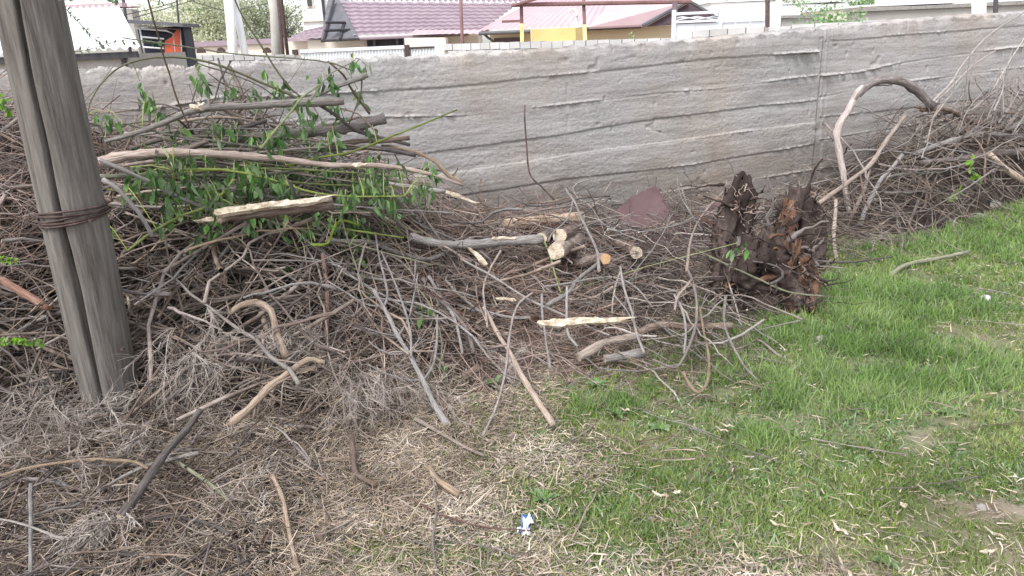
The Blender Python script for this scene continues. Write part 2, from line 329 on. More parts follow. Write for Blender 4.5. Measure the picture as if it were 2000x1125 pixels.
def concrete():
    m = bpy.data.materials.new('board_marked_concrete'); m.use_nodes = True; t = m.node_tree; N = t.nodes; L = t.links
    b = N['Principled BSDF']; b.inputs['Roughness'].default_value = .9; b.inputs['Specular IOR Level'].default_value = .2
    tc = N.new('ShaderNodeTexCoord')
    def noise(sc, st, det=8):
        mp = N.new('ShaderNodeMapping'); mp.inputs['Scale'].default_value = st; mp.inputs['Rotation'].default_value = (0, R_(4), 0)
        L.new(tc.outputs['Object'], mp.inputs['Vector'])
        n = N.new('ShaderNodeTexNoise'); n.inputs['Scale'].default_value = sc; n.inputs['Detail'].default_value = det; n.inputs['Roughness'].default_value = .7
        L.new(mp.outputs[0], n.inputs['Vector']); return n.outputs['Fac']
    def ramp(f, c, pos):
        r = N.new('ShaderNodeValToRGB'); L.new(f, r.inputs['Fac']); e_ = r.color_ramp.elements
        e_[0].position = pos[0]; e_[0].color = (*c[0], 1); e_[1].position = pos[-1]; e_[1].color = (*c[-1], 1)
        for p, q in zip(pos[1:-1], c[1:-1]): x = e_.new(p); x.color = (*q, 1)
        return r.outputs['Color']
    def mix(a, b_, f, mode='MIX'):
        x = N.new('ShaderNodeMix'); x.data_type = 'RGBA'; x.blend_type = mode
        if isinstance(f, float): x.inputs[0].default_value = f
        else: L.new(f, x.inputs[0])
        L.new(a, x.inputs[6]); L.new(b_, x.inputs[7]); return x.outputs[2]
    c1 = ramp(noise(1.1, (.5, .5, 2.2)), [(.28, .262, .254), (.385, .365, .356), (.48, .458, .448)], (.32, .5, .68))
    c2 = ramp(noise(7, (.35, .35, 3.5)), [(.25, .23, .222), (.39, .37, .36), (.50, .475, .465)], (.3, .5, .72))
    c = mix(c1, c2, .5)
    c3 = ramp(noise(60, (1, 1, 1), 4), [(.72,)*3, (1,)*3, (1.12,)*3], (.3, .5, .7))
    c = mix(c, c3, .8, 'MULTIPLY')
    c5 = ramp(noise(3.5, (.22, .22, 6), 10), [(.80, .78, .765), (1, 1, 1), (1.06, 1.06, 1.06)], (.38, .52, .7))
    c = mix(c, c5, .85, 'MULTIPLY')
    # damp dirt creeping up from the foot and splashes of laitance
    sx = N.new('ShaderNodeSeparateXYZ'); L.new(tc.outputs['Object'], sx.inputs[0]); ad = N.new('ShaderNodeMath'); ad.operation = 'MULTIPLY_ADD'; L.new(noise(2.2, (1, 1, 1), 6), ad.inputs[0]); ad.inputs[1].default_value = -.9; L.new(sx.outputs['Z'], ad.inputs[2])
    c6 = ramp(ad.outputs[0], [(.70, .66, .62), (.9, .88, .86), (1, 1, 1)], (0, .18, .42)); c = mix(c, c6, 1.0, 'MULTIPLY')
    c4 = ramp(noise(.9, (1, 1, 1), 5), [(1, .93, .86), (1, 1, 1), (.93, .95, .95)], (.35, .5, .65))
    c = mix(c, c4, .9, 'MULTIPLY')
    L.new(c, b.inputs['Base Color'])
    bp = N.new('ShaderNodeBump'); bp.inputs['Strength'].default_value = .9; bp.inputs['Distance'].default_value = .006
    L.new(noise(75, (.6, .6, 1.3), 10), bp.inputs['Height']); L.new(bp.outputs[0], b.inputs['Normal'])
    return m
G['concrete'] = concrete()
w = mesh_obj('concrete_wall', V, np.vstack(Qs), G['concrete'], smooth=True)
tag(w, 'long grey board marked concrete wall rising behind the brush pile', 'wall')

# ------------------------------------------------------------------ individual sticks
def tube_mesh(P, Rr, n=9):
    V, Q = tubes(P[None], Rr[None], n); K = len(P)
    ln = np.concatenate([[0], np.cumsum(np.linalg.norm(np.diff(P, axis=0), axis=1))])
    uv = np.stack([np.repeat(ln*1.0, n)[:]*1.0, np.tile(np.abs(np.arange(n)/n-.5)*.5, K)], -1)
    return V, Q, uv
def stick_obj(name, limbs, m, mcut=None, parent=None, n=9, rough=.10, capend=True):
    """limbs: list of (P(K,3), R(K)); the first is the main stem. One mesh."""
    Vs = []; Fs = []; MI = []; UV = []; b = 0
    for li, (P, Rr) in enumerate(limbs):
        P = np.array(P, float); Rr = np.array(Rr, float); K = len(P)
        V, Q, uv = tube_mesh(P, Rr, n)
        V = V.reshape(K, n, 3); ctr = P[:, None, :]
        k = 1 + rough*(rng.random((K, n))-.5)*2
        if li == 0 and mcut is not None:      # jagged ends
            pass
        V = ctr + (V-ctr)*k[..., None]; uv = uv + rng.random(2)*10
        Vs.append(V.reshape(-1, 3)); UV.append(uv)
        Fs += [tuple(q+b) for q in Q]; MI += [0]*len(Q)
        # caps as their own vertices with a small bulge
        for end, i0 in ((0, 0), (1, (K-1)*n)):
            if end == 0 and li > 0: continue
            ring = list(range(b+i0, b+i0+n))
            c = P[0] if end == 0 else P[-1]; d = (P[0]-P[1]) if end == 0 else (P[-1]-P[-2]); d /= np.linalg.norm(d)+1e-9
            cv = c + d*Rr[0 if end == 0 else -1]*(random.uniform(.1, .6) if mcut is None else random.uniform(-.05, .10))
            Vs.append(cv[None]); UV.append(np.array([[0., 0.]])); ci = b+K*n+(end if li == 0 else 0)
            for j in range(n):
                A, B_ = ring[j], ring[(j+1) % n]
                Fs.append((B_, A, ci) if end == 0 else (A, B_, ci)); MI.append(1 if mcut is not None else 0)
        b += K*n+(2 if li == 0 else 1)
    mats = [m] if mcut is None else [m, mcut]
    o = mesh_obj(name, np.vstack(Vs), Fs, mats, parent, True, MI, np.vstack(UV))
    if mcut is not None:                      # sawn ends stay crisp
        for p in o.data.polygons:
            if p.material_index == 1: p.use_smooth = False
    return o
def px_poly(pts, off=.03, Y=None, n=None, dt=0.0):
    """pixel polyline (survey points) -> 3D; rays meet the pile, or the plane Y"""
    pts = [tuple(p) for p in pts]
    if n is None:
        L_ = sum(math.dist(pts[i][:2], pts[i+1][:2]) for i in range(len(pts)-1)); n = int(max(6, min(44, L_/13)))
    c = catmull([p[:2] for p in pts], n)
    if Y is not None:
        ys = np.interp(np.linspace(0, 1, n), np.linspace(0, 1, len(Y)), Y) if isinstance(Y, (list, tuple)) else np.full(n, Y)
        P = np.array([atY(c[i, 0], c[i, 1], ys[i]) for i in range(n)])
    else:
        t = np.array([surf_t(c[i, 0], c[i, 1], off, .25)[0] for i in range(n)])
        k = max(1, n//4); tt = np.pad(t, k, mode='edge')
        for _ in range(2): tt = np.convolve(np.pad(tt, k, mode='edge'), np.ones(2*k+1)/(2*k+1), 'valid')
        t2 = tt[k:-k]
        t2 = np.minimum(t2, t+.05)   # never under the surface
        tt = np.pad(t2, 1, mode='edge'); t2 = (tt[:-2]+tt[1:-1]+tt[2:])/3
        P = np.array([CAM + ray(c[i, 0], c[i, 1])*(t2[i]-dt) for i in range(n)])
    return P
def jitter(P, a):
    K = len(P); z = np.cumsum(rng.normal(0, 1, (K, 3)), 0); z -= np.linspace(0, 1, K)[:, None]*z[-1]
    return P + z*a/math.sqrt(K)
def rad(K, r0, r1, knots=True):
    r = np.linspace(r0, r1, K)
    if knots: r = r*(1+.10*np.clip(rng.normal(0, 1, K), -1, 2))
    return r/1000
LEAFY = []
def hero(name, label, m, pts, r0, r1, forks=(), cut=None, Y=None, cat='branch', off=.05, group=None, leafy=False, jit=.004, dt=0, sprouts=0, **kw):
    P = px_poly(pts, off, Y, dt=dt); P = jitter(P, jit)
    limbs = [(P, rad(len(P), r0, r1))]
    for f in forks:
        fp = f[0]; fr0, fr1 = f[1], f[2]
        # fork starts at the nearest point of an earlier limb
        c0 = ray(*fp[0][:2]); best = None
        for (LP, LR) in limbs:
            dd = LP-CAM; cross = np.linalg.norm(np.cross(dd, c0/np.linalg.norm(c0)), axis=1); i = int(cross.argmin())
            if best is None or cross[i] < best[0]: best = (cross[i], LP[i], np.dot(LP[i]-CAM, c0)/np.dot(c0, c0))
        t0 = best[2]; q = px_poly(fp, off, Y, dt=dt); sh = (best[1]-q[0])
        q = q + sh[None]*np.linspace(1, .55, len(q))[:, None]
        limbs.append((jitter(q, jit), rad(len(q), fr0, fr1)))
    for _ in range(sprouts):
        i = random.randrange(len(P)//6, len(P)-1); d = P[i]-P[i-1]; d /= np.linalg.norm(d)+1e-9
        u = rng.normal(0, 1, 3); u[1] -= .4; u -= u.dot(d)*d*.6; u /= np.linalg.norm(u); L_ = random.uniform(.06, .28)
        k = np.linspace(0, 1, 6)[:, None]; q = P[i] + (u+d*.5)*L_*k + rng.normal(0, .06, 3)*L_*k**2
        r = limbs[0][1][i]*1000*.4; limbs.append((jitter(q, .003), rad(6, r, r*.4)))
    n = 12 if max(r0, r1) > 18 else 8
    base = P[0].copy(); 
    if leafy:
        root = empty(name, P[0]); stick_obj('stem', limbs, m, cut, root, n)
        LEAFY.append((root, P))
    else:
        root = stick_obj(name, limbs, m, cut, None, n)
        c = P[0]; root.data.transform(Matrix.Translation(-Vector(c))); root.location = Vector(c)
    tag(root, label, cat, group)
    return root
g_ = G
# --- big boughs on the left heap
hero('bough', 'thick smooth grey bough with splintered pale middle, topmost across the left heap', g_['grey'], [(205,277),(260,262),(320,240),(375,217),(440,209),(510,206),(580,201),(672,197)], 10, 22, cut=g_['cut'], Y=[3.75,4.1])
hero('bough', 'short cut grey bough pointing up right above the left heap', g_['grey'], [(565,217),(610,190),(650,172),(690,156),(718,146)], 10, 15, cut=g_['cut'], Y=[4.15,4.2])
hero('log', 'thick dark bough with pale sawn end sticking out of the left heap', g_['greydark'], [(200,325),(300,303),(400,280),(480,268),(560,262),(650,255),(700,245),(752,231)], 20, 31, cut=g_['cut'], Y=[3.95,4.3], cat='log')
hero('bough', 'long pale brown bough with peeled upper side lying across the left heap', g_['pink'], [(195,316),(260,303),(330,299),(430,301),(500,307),(560,312),(640,322),(750,324),(840,340),(905,362)], 24, 8, cut=g_['cut'], Y=[3.55,3.9], forks=[([(640,322),(700,322),(735,318)], 12, 8)])
hero('branch', 'straight smooth grey branch just under the long pale bough', g_['olive'], [(195,345),(300,343),(400,343),(500,342),(600,330)], 11, 8, Y=[3.6,3.9], cut=g_['cut'])
hero('branch', 'grey branch slanting down from the pole to a broken tip above the split log', g_['grey'], [(195,312),(260,340),(330,375),(400,405),(424,411)], 11, 8, cut=g_['cut'], Y=[3.35,3.5])
hero('branch', 'short grey branch slanting steeply down right of the pole wire', g_['grey'], [(200,350),(240,380),(275,425),(297,462)], 10, 9, cut=g_['cut'], Y=[3.3,3.3])
hero('broken_branch', 'broken whitish branch bending down over the right shoulder of left heap', g_['tan'], [(745,285),(790,292),(845,312),(872,340),(903,358)], 9, 15, cut=g_['cut'], Y=[4.3,4.25], forks=[([(885,348),(895,335),(897,328)], 7, 2)], cat='branch')
hero('broken_branch', 'branch with long pale torn tip near the wall at right end of left heap', g_['grey'], [(700,350),(760,358),(815,366),(870,374)], 12, 13, cut=g_['cut'], Y=[4.2,4.3], cat='branch')
hero('bough', 'dark cut branch stub poking right below the sawn bough', g_['brown'], [(640,285),(700,275),(750,274),(800,269)], 14, 12, cut=g_['brown'], Y=[4.2,4.3])
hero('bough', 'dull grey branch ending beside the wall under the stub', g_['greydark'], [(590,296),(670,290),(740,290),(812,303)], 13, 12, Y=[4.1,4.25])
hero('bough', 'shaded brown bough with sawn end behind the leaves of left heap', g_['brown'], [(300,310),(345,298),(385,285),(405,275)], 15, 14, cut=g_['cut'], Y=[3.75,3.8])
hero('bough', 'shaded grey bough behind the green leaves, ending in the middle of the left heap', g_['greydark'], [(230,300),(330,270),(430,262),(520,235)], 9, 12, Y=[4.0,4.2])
hero('branch', 'grey branch running down right from the leaves to the wall', g_['greydark'], [(625,205),(660,228),(690,250),(720,262),(800,283)], 9, 11, Y=[4.1,4.3])
hero('branch', 'thin dark twig crossing above the sawn bough', g_['brown'], [(640,120),(672,148),(690,180),(722,222)], 5, 7, Y=[4.1,4.3])
hero('branch', 'curved dark twig dropping from the short cut bough', g_['brown'], [(707,150),(705,180),(695,210),(680,245)], 5, 4, Y=[4.2,4.2])
hero('branch', 'whitish twig bending from the leaves down to the sawn bough', g_['tan'], [(665,212),(700,222),(722,245),(740,268)], 5, 4, Y=[4.1,4.1])
hero('branch', 'stubby grey green forked branch in the middle below the leaves', g_['olive'], [(725,385),(750,405),(775,428),(795,447),(826,456)], 10, 7, cut=g_['cut'], off=.12, forks=[([(775,428),(800,418),(813,421)], 8, 6),([(795,445),(797,465)],7,5)])
hero('branch', 'grey crooked branch with orange torn end crossing the middle of the heap', g_['grey'], [(640,470),(700,472),(732,477),(782,496),(840,507),(893,479),(925,465)], 12, 13, cut=g_['cuto'], off=.10, sprouts=2)
hero('branch', 'thin straight twig lying level above the arched root', g_['grey'], [(492,509),(591,511),(683,517),(782,520),(840,518)], 5, 4, off=.14)
hero('branch', 'long crooked brown twig running down right of the pole', g_['brown'], [(323,461),(334,532),(352,592),(359,635),(348,670),(302,734),(242,827)], 4, 6, off=.12, forks=[([(348,672),(375,700),(400,735)], 4, 2)])
hero('branch', 'rust coloured upright stick in the dark middle of the heap', g_['red'], [(629,495),(636,540),(640,576),(637,664)], 11, 10, off=.10)
hero('bough', 'arched tan bough with peeling bark in the dark middle of heap', g_['tan'], [(452,612),(470,598),(500,592),(530,608),(540,649),(550,675),(560,697)], 13, 19, cut=g_['cut'], off=.12)
hero('driftwood_bough', 'pale weathered bent bough lying in front of the heap', g_['tan'], [(452,827),(494,791),(526,756),(569,724),(601,702),(633,707)], 18, 11, cut=g_['cut'], off=.16, forks=[([(540,752),(580,735),(620,718)], 6, 3)], cat='branch', jit=.008)
hero('branch', 'reddish tan log showing through the tangle at the left edge', g_['red'], [(-20,535),(43,571),(96,603)], 19, 17, cut=g_['cuto'], off=.10)
lb = random.Random(31)
for i in range(34):
    x0 = lb.uniform(195, 430); y0 = lb.uniform(225, 440); L_ = lb.uniform(220, 480); sl_ = lb.gauss(.06, .13); Yb = 4.15-(y0-200)/240*.75
    x1 = x0+L_; y1 = y0+L_*sl_; bw = lb.uniform(-22, 16); r_ = lb.uniform(4, 10)
    hero('branch', 'long bare cut branch lying in the bundle on top of the left heap', g_[lb.choice(['grey','olive','pink','tan','grey','green'])], [(x0, y0), ((x0*2+x1)/3, (y0*2+y1)/3+bw), ((x0+2*x1)/3, (y0+2*y1)/3+bw*.8), (x1, y1)], r_, r_*.55, Y=[Yb, Yb+.25], cut=g_['cut'] if i % 3 == 0 else None, group='long cut branches bundled on the left heap', sprouts=2)
# --- forked grey branch
hero('forked_branch', 'large forked grey branch standing on its butt in front of the heap', g_['grey'],
     [(729,565),(752,607),(774,648),(797,686),(824,737),(847,786),(874,830)], 8, 13, off=.16, cut=g_['cut'],
     forks=[([(752,603),(759,580),(753,545),(741,500),(735,460)], 6, 4),([(774,651),(740,647),(710,637)],5,3),([(786,655),(805,622),(816,565),(820,534)],6,4),
            ([(797,692),(767,696),(736,683),(720,668)],5,3),([(824,737),(782,733),(740,720),(717,708)],5,3),([(828,737),(847,710),(855,664),(855,614)],6,5),
            ([(803,698),(800,640),(780,575),(762,530),(744,492)],6,4),([(752,603),(720,597),(680,575),(640,550)],5,3)])
# --- green and olive stems with leaves
hero('leafy_branch', 'long arching green stem rising over the wall and down into the heap', g_['olive'], [(170,225),(178,195),(200,160),(240,128),(300,113),(370,114),(440,132),(500,157),(560,182),(605,205)], 3, 8, Y=[3.6,4.1], leafy=True)
hero('leafy_branch', 'thin green stem just under the arching stem on the left heap', g_['olive'], [(385,122),(430,137),(480,155),(520,175),(550,200)], 3, 4, Y=[3.9,4.1], leafy=True)
hero('leafy_branch', 'straight green stem coming down from the top edge into the left heap', g_['olive'], [(452,-20),(475,35),(510,90),(545,145),(575,180),(610,200)], 4, 6, Y=[4.0,4.15], leafy=True)
hero('leafy_branch', 'long yellow green shoot pointing up right over the concrete wall', g_['green'], [(560,325),(610,310),(680,298),(760,268),(830,240),(893,214)], 6, 4, Y=[3.85,4.0], leafy=True)
hero('leafy_branch', 'yellow green stem sagging across the front of leaf mass', g_['green'], [(340,332),(400,331),(450,334),(520,347),(600,372),(680,383),(790,383)], 7, 4, Y=[3.45,3.75], leafy=True)
hero('leafy_branch', 'yellow green stem under the split log with leaves at both ends', g_['green'], [(250,490),(300,452),(350,425),(400,405),(440,372),(455,350)], 6, 5, Y=[3.3,3.5], leafy=True)
hero('leafy_branch', 'bright green stem slanting up through the leaves to the top bough', g_['green'], [(508,290),(530,262),(560,228),(590,190),(625,165)], 6, 5, Y=[3.7,4.0], leafy=True)
hero('leafy_branch', 'drooping leafy green twig hanging down the front of the heap', g_['olive'], [(640,330),(660,390),(672,450),(695,520),(712,570)], 5, 3, off=.16, leafy=True)
hero('leafy_branch', 'leafy twig reaching up toward the gate behind the wall', g_['olive'], [(600,205),(625,170),(640,150),(655,138),(690,120)], 4, 3, Y=[4.0,4.1], leafy=True)
hero('leafy_branch', 'olive stem running level through the shaded leaves by the pole', g_['olive'], [(240,240),(330,262),(420,275),(520,290),(620,297)], 5, 6, Y=[3.8,4.0], leafy=True)
hero('leafy_branch', 'green stem with small leaves on the right shoulder of left heap', g_['green'], [(590,330),(640,372),(700,400),(760,438),(800,470)], 6, 4, off=.14, leafy=True)
hero('leafy_branch', 'green shoot with leaves lying over the centre of heap near the logs', g_['green'], [(1060,465),(1075,500),(1085,540),(1096,573)], 6, 5, off=.12, leafy=True)
hero('leafy_branch', 'sprig with hanging leaves right of the forked branch', g_['olive'], [(812,560),(835,590),(850,625),(862,668),(858,730)], 4, 3, off=.14, leafy=True)
hero('leafy_branch', 'curved bare green shoot below the leaves ending in a pale tip', g_['green'], [(700,440),(665,430),(648,452),(640,475),(610,478)], 6, 7, off=.15, leafy=True)
hero('twig', 'thin reddish twig leaning in from the top edge beside the pole', g_['red'], [(283,-20),(305,60),(320,110),(345,190),(370,250)], 4, 4, Y=[3.5,3.7], cat='twig')
hero('twig', 'long thin twig crossing level over the wall top toward the gate', g_['olive'], [(240,74),(330,86),(450,104),(560,112),(640,121),(690,138)], 3, 4, Y=[3.6,4.0], cat='twig')
# --- centre: logs and curved branches
hero('log', 'pale sawn log end lying against the wall foot', g_['tan'], [(984,438),(1030,434),(1085,428),(1140,425)], 45, 42, cut=g_['cut'], Y=[5.1,5.2], cat='log')
hero('log', 'long grey log with peeled top lying level left of the sawn ends', g_['grey'], [(800,462),(860,476),(920,477),(980,472),(1060,467)], 26, 30, cut=g_['cut'], off=.14, cat='log')
hero('log', 'short sawn log with round pale end, largest of the centre logs', g_['tan'], [(1086,491),(1105,482),(1128,470)], 52, 54, cut=g_['cut'], Y=[4.35,4.95], cat='log', jit=.002)
hero('log', 'sawn log with its pale round face above the largest centre log', g_['brown'], [(1093,461),(1108,455),(1122,449)], 44, 42, cut=g_['cut'], Y=[4.6,5.05], cat='log', jit=.002)
hero('log', 'smaller sawn log face just left of the one above the largest log', g_['greydark'], [(1056,466),(1070,460),(1082,455)], 40, 40, cut=g_['cut'], Y=[4.55,5.0], cat='log', jit=.002)
hero('log', 'brown log with orange sawn end pointing right in the centre', g_['brown'], [(1183,506),(1160,508),(1125,520)], 36, 36, cut=g_['cuto'], Y=[4.2,4.6], cat='log', jit=.002)
hero('log', 'sawn log whose pale face shows right of the orange ended log', g_['brown'], [(1243,494),(1228,484),(1205,476)], 38, 36, cut=g_['cut'], Y=[4.5,4.9], cat='log', jit=.002)
hero('forked_branch', 'silvery forked branch standing upright over the centre logs', g_['grey'], [(1104,368),(1122,395),(1138,430),(1152,458),(1166,490),(1170,528)], 8, 9, cut=g_['cut'], off=.22, forks=[([(1118,388),(1112,418),(1096,440),(1078,455),(1070,470)], 7, 6)])
hero('branch', 'grey twig lying level on top of the centre heap', g_['greydark'], [(988,380),(1010,390),(1040,402),(1090,398),(1140,387),(1190,383)], 6, 7, off=.2)
hero('branch', 'second grey twig crossing the level one on the centre heap', g_['grey'], [(1050,412),(1110,404),(1150,395),(1175,388)], 7, 5, off=.2)
hero('branch', 'twisted grey branch climbing to the orange sawn log', g_['grey'], [(1067,597),(1109,572),(1122,552),(1140,535),(1160,520),(1180,505)], 12, 11, off=.17)
hero('log', 'tan barkless log lying on the straw below the pale plank', g_['tan'], [(1130,698),(1160,682),(1184,668),(1247,656)], 22, 20, cut=g_['cut'], off=.08, cat='log')
hero('log', 'brown log lying level at the right foot of the heap', g_['brown'], [(1247,650),(1293,634),(1355,639),(1430,636)], 22, 19, cut=g_['cuto'], off=.08, cat='log')
hero('log', 'short grey log stub behind the tan barkless log', g_['grey'], [(1180,702),(1215,697),(1258,688)], 22, 24, cut=g_['cut'], off=.05, cat='log')
hero('branch', 'pale peeled sliver of branch right of the plank', g_['pale'], [(1180,640),(1209,642),(1245,655),(1282,657)], 4, 6, off=.15)
hero('curved_branch', 'long pale branch curving down in a hook at the right of heap', g_['pink'], [(1340,520),(1352,547),(1361,589),(1356,648),(1326,714),(1300,713),(1275,702)], 8, 5, off=.2)
hero('curved_branch', 'peeled branch ending in a U shaped hook on the grass', g_['tan'], [(1366,600),(1374,645),(1384,700),(1382,745),(1364,766),(1345,750),(1334,727)], 6, 8, off=.12)
hero('curved_branch', 'tan branch arching from the stump down into the centre heap', g_['tan'], [(1412,376),(1390,398),(1368,426),(1349,468),(1341,530)], 7, 8, off=.34)
hero('curved_branch', 'short thick curved twig hanging over right side of heap', g_['pink'], [(1350,545),(1338,562),(1322,581),(1318,606)], 8, 7, off=.22)
hero('curved_branch', 'grey twig bowing down to the grass beside the hooks', g_['grey'], [(1318,575),(1332,600),(1340,640),(1336,690)], 7, 5, off=.18)
hero('branch', 'twig with orange broken top standing at the heap right end', g_['grey'], [(1418,578),(1414,622),(1422,656),(1447,706),(1478,742)], 8, 5, off=.14, cut=g_['cuto'])
hero('branch', 'pale forked stick lying on the grass right of the heap', g_['pink'], [(1472,658),(1495,672),(1528,700)], 5, 8, off=.03, cut=g_['cut'])
hero('branch', 'tan peeled stick leaning from the centre heap to the straw', g_['tan'], [(945,600),(971,648),(996,685),(1021,735),(1045,775),(1080,828)], 10, 15, off=.10, cut=g_['cut'], sprouts=2)
hero('curved_branch', 'thin pale branch bowing down the front left of the centre heap', g_['pink'], [(1040,572),(1016,592),(1004,618),(996,664),(988,731),(969,798),(942,852)], 6, 5, off=.17)
hero('branch', 'angular pinkish branch zigzagging down beside the bowed branch', g_['pink'], [(978,490),(955,530),(945,560),(948,600),(952,640)], 6, 5, off=.16)
hero('branch', 'long thin grey branch slanting down right through the centre', g_['grey'], [(900,505),(960,540),(1030,585),(1090,610),(1190,655)], 6, 5, off=.16)
hero('branch', 'upright grey stick with knobbly joints in front of the plank', g_['grey'], [(1058,575),(1060,620),(1067,665),(1075,720)], 7, 5, off=.2)
hero('branch', 'short upright grey stick crossing the pale plank', g_['grey'], [(1107,560),(1107,600),(1110,650),(1128,676)], 7, 6, off=.2)
hero('branch', 'grey branch lying level under the logs with twiggy end', g_['grey'], [(1060,560),(1110,552),(1160,543),(1200,542),(1240,560),(1275,600)], 6, 4, off=.18, sprouts=5)
hero('branch', 'twiggy grey branch fanning down the right of centre', g_['grey'], [(1212,520),(1218,560),(1235,610),(1243,650),(1258,690)], 7, 6, off=.2, sprouts=6)
hero('branch', 'thick grey branch leaning steeply behind the bowed branch', g_['greydark'], [(825,545),(850,575),(875,600),(910,640),(925,690)], 12, 11, off=.1)
hero('branch', 'second thick grey branch leaning parallel in the dark hollow', g_['grey'], [(838,540),(868,590),(888,625),(898,665),(903,692)], 8, 7, off=.12)
hero('branch', 'short cut log end facing the camera in the hollow left of the tan stick', g_['brown'], [(935,718),(912,733),(905,736)], 20, 20, cut=g_['cut'], off=.06, cat='log')
# --- lower left and foreground
hero('pole_stick', 'thick dark rounded stick leaning toward the camera at lower left', g_['greydark'], [(392,801),(364,840),(325,881),(280,948),(236,1010)], 12, 17, cut=g_['cut'], off=.13, cat='stick', jit=.003)
hero('branch', 'long tan twig bowed across the lower left litter', g_['tan'], [(-10,932),(70,913),(157,901),(210,899),(262,902),(290,915)], 6, 6, off=.1, cat='stick')
hero('branch', 'grey green straight stick right of the dark rounded stick', g_['olive'], [(343,899),(395,934),(451,980)], 7, 6, off=.07, cat='stick')
hero('branch', 'tan stick standing out of the straw at bottom left of centre', g_['tan'], [(532,927),(553,976),(563,1025),(574,1081),(586,1118)], 8, 6, off=.06, cut=g_['cut'], cat='stick')
hero('branch', 'upright grey stick near the lower left corner', g_['grey'], [(60,945),(62,1000),(60,1123)], 6, 6, off=.12, cat='stick')
hero('branch', 'white peeled stick in the lower left corner', g_['pale'], [(-10,1011),(52,1025),(126,1053)], 4, 4, off=.14, cat='stick')
hero('branch', 'dark damp stick half buried in straw at the bottom left', g_['greydark'], [(217,1081),(280,1085),(340,1087),(388,1092)], 9, 8, off=.03, cat='stick')
hero('branch', 'thin grey stick lying toward the camera at bottom centre', g_['grey'], [(846,930),(851,990),(844,1053),(853,1130)], 3, 5, off=.045, cat='stick')
hero('branch', 'reddish twig lying level beside the blue and white wrapper', g_['red'], [(800,972),(860,1004),(940,1028),(1040,1037)], 4, 2.5, off=.045, cat='stick')
hero('branch', 'weathered tan wood piece lying in the straw left of wrapper', g_['tan'], [(839,912),(853,930),(867,944),(897,966)], 9, 15, off=.05, cut=g_['cut'], cat='stick', jit=.008)
hero('branch', 'straight weathered stick lying beside the forked branch butt', g_['tan'], [(811,818),(860,846),(909,874),(951,892)], 9, 6, off=.045, cat='stick')
hero('branch', 'dark brown crooked root piece standing in the straw', g_['brown'], [(685,850),(689,890),(692,920),(708,935),(732,945)], 12, 10, off=.06, cut=g_['cuto'], cat='stick')
hero('branch', 'flat pale strip of wood lying in the foreground straw', g_['tan'], [(765,975),(800,968),(832,967)], 5, 4, off=.04, cat='stick')
# --- right heap
hero('arched_branch', 'thick branch bent into a tall arch against the wall at right', g_['pink'], [(1661,424),(1655,395),(1650,360),(1640,304),(1635,256),(1655,217),(1672,190),(1692,170),(1727,156),(1764,160),(1795,180),(1821,208)], 22, 40, cut=g_['cut'], Y=[6.1,6.6], jit=.01,
     forks=[([(1695,176),(1720,172),(1743,170)], 9, 4), ([(1637,275),(1622,262),(1607,238)], 16, 5)])
_o = bpy.data.objects['arched_branch']; _o.data.materials.append(g_['greydark']); _n = 0
for _p in _o.data.polygons:          # bark is still on over the top and the far leg
    if _p.index < 44*12 and _p.index//12 > 17+2*math.sin(_p.index): _p.material_index = 2
hero('bough', 'straight tan bough leaning diagonally under the arched branch', g_['tan'], [(1592,402),(1655,357),(1699,322),(1729,278),(1768,226)], 20, 17, cut=g_['cut'], Y=[5.9,6.5])
hero('branch', 'pinkish stick leaning beside the foot of the arched branch', g_['pink'], [(1661,425),(1676,395),(1690,365),(1699,326)], 16, 13, cut=g_['cut'], Y=[6.0,6.2])
hero('forked_branch', 'thick grey forked branch leaning right of the arch', g_['grey'], [(1679,442),(1690,410),(1703,383),(1720,352),(1740,330),(1762,302)], 20, 14, cut=g_['cuto'], Y=[5.8,6.2], forks=[([(1722,352),(1755,345),(1786,341),(1838,341)], 10, 7)])
hero('branch', 'upright tan stick standing between the stump and grey fork', g_['tan'], [(1633,391),(1629,470),(1637,522)], 14, 16, Y=[5.6,5.0])
hero('forked_branch', 'pale hooked branch reaching down onto the grass at right', g_['greydark'], [(1795,388),(1782,420),(1775,440),(1781,470),(1795,505),(1812,523),(1851,522),(1908,505)], 13, 8, Y=[5.9,5.0], forks=[([(1812,523),(1820,545)], 7, 3)])
hero('branch', 'mossy grey branch lying on the grass below the right heap', g_['olive'], [(1733,544),(1768,518),(1829,505),(1890,492)], 16, 13, off=.04)
hero('branch', 'grey branch rising right from the grass into the right heap', g_['greydark'], [(1751,465),(1785,448),(1821,439),(1860,415),(1895,387)], 13, 10, Y=[5.5,6.0])
hero('branch', 'thin branch lying level on the grass beside the stump', g_['greydark'], [(1590,509),(1655,513),(1742,502)], 8, 6, off=.06)
hero('branch', 'long olive stem lying from the centre heap across the stump foot', g_['olive'], [(1350,483),(1400,508),(1459,535),(1537,570),(1611,579)], 6, 5, off=.25)
hero('branch', 'long bare branch reaching up to the right top corner', g_['grey'], [(1800,235),(1820,200),(1855,165),(1877,130),(1930,70),(2010,18)], 14, 6, Y=[6.7,7.3], sprouts=5)
hero('branch', 'pinkish bare branch rising beside the corner branch', g_['pink'], [(1790,255),(1821,208),(1860,170),(1900,130),(1945,98)], 11, 6, Y=[6.7,7.1], sprouts=4)
hero('branch', 'thin grey twig rising right of the corner branches', g_['pale'], [(1940,175),(1960,140),(1985,100),(2010,60)], 8, 6, Y=[7.3,7.3])
hero('branch', 'long level grey branch on top of the right heap', g_['greydark'], [(1790,228),(1835,219),(1900,222),(2010,214)], 11, 9, Y=[6.6,7.4], sprouts=6)
hero('branch', 'upper brown bough sagging over right heap', g_['brown'], [(1800,215),(1850,215),(1890,235),(1940,245),(2010,262)], 18, 24, Y=[6.6,7.3], sprouts=4)
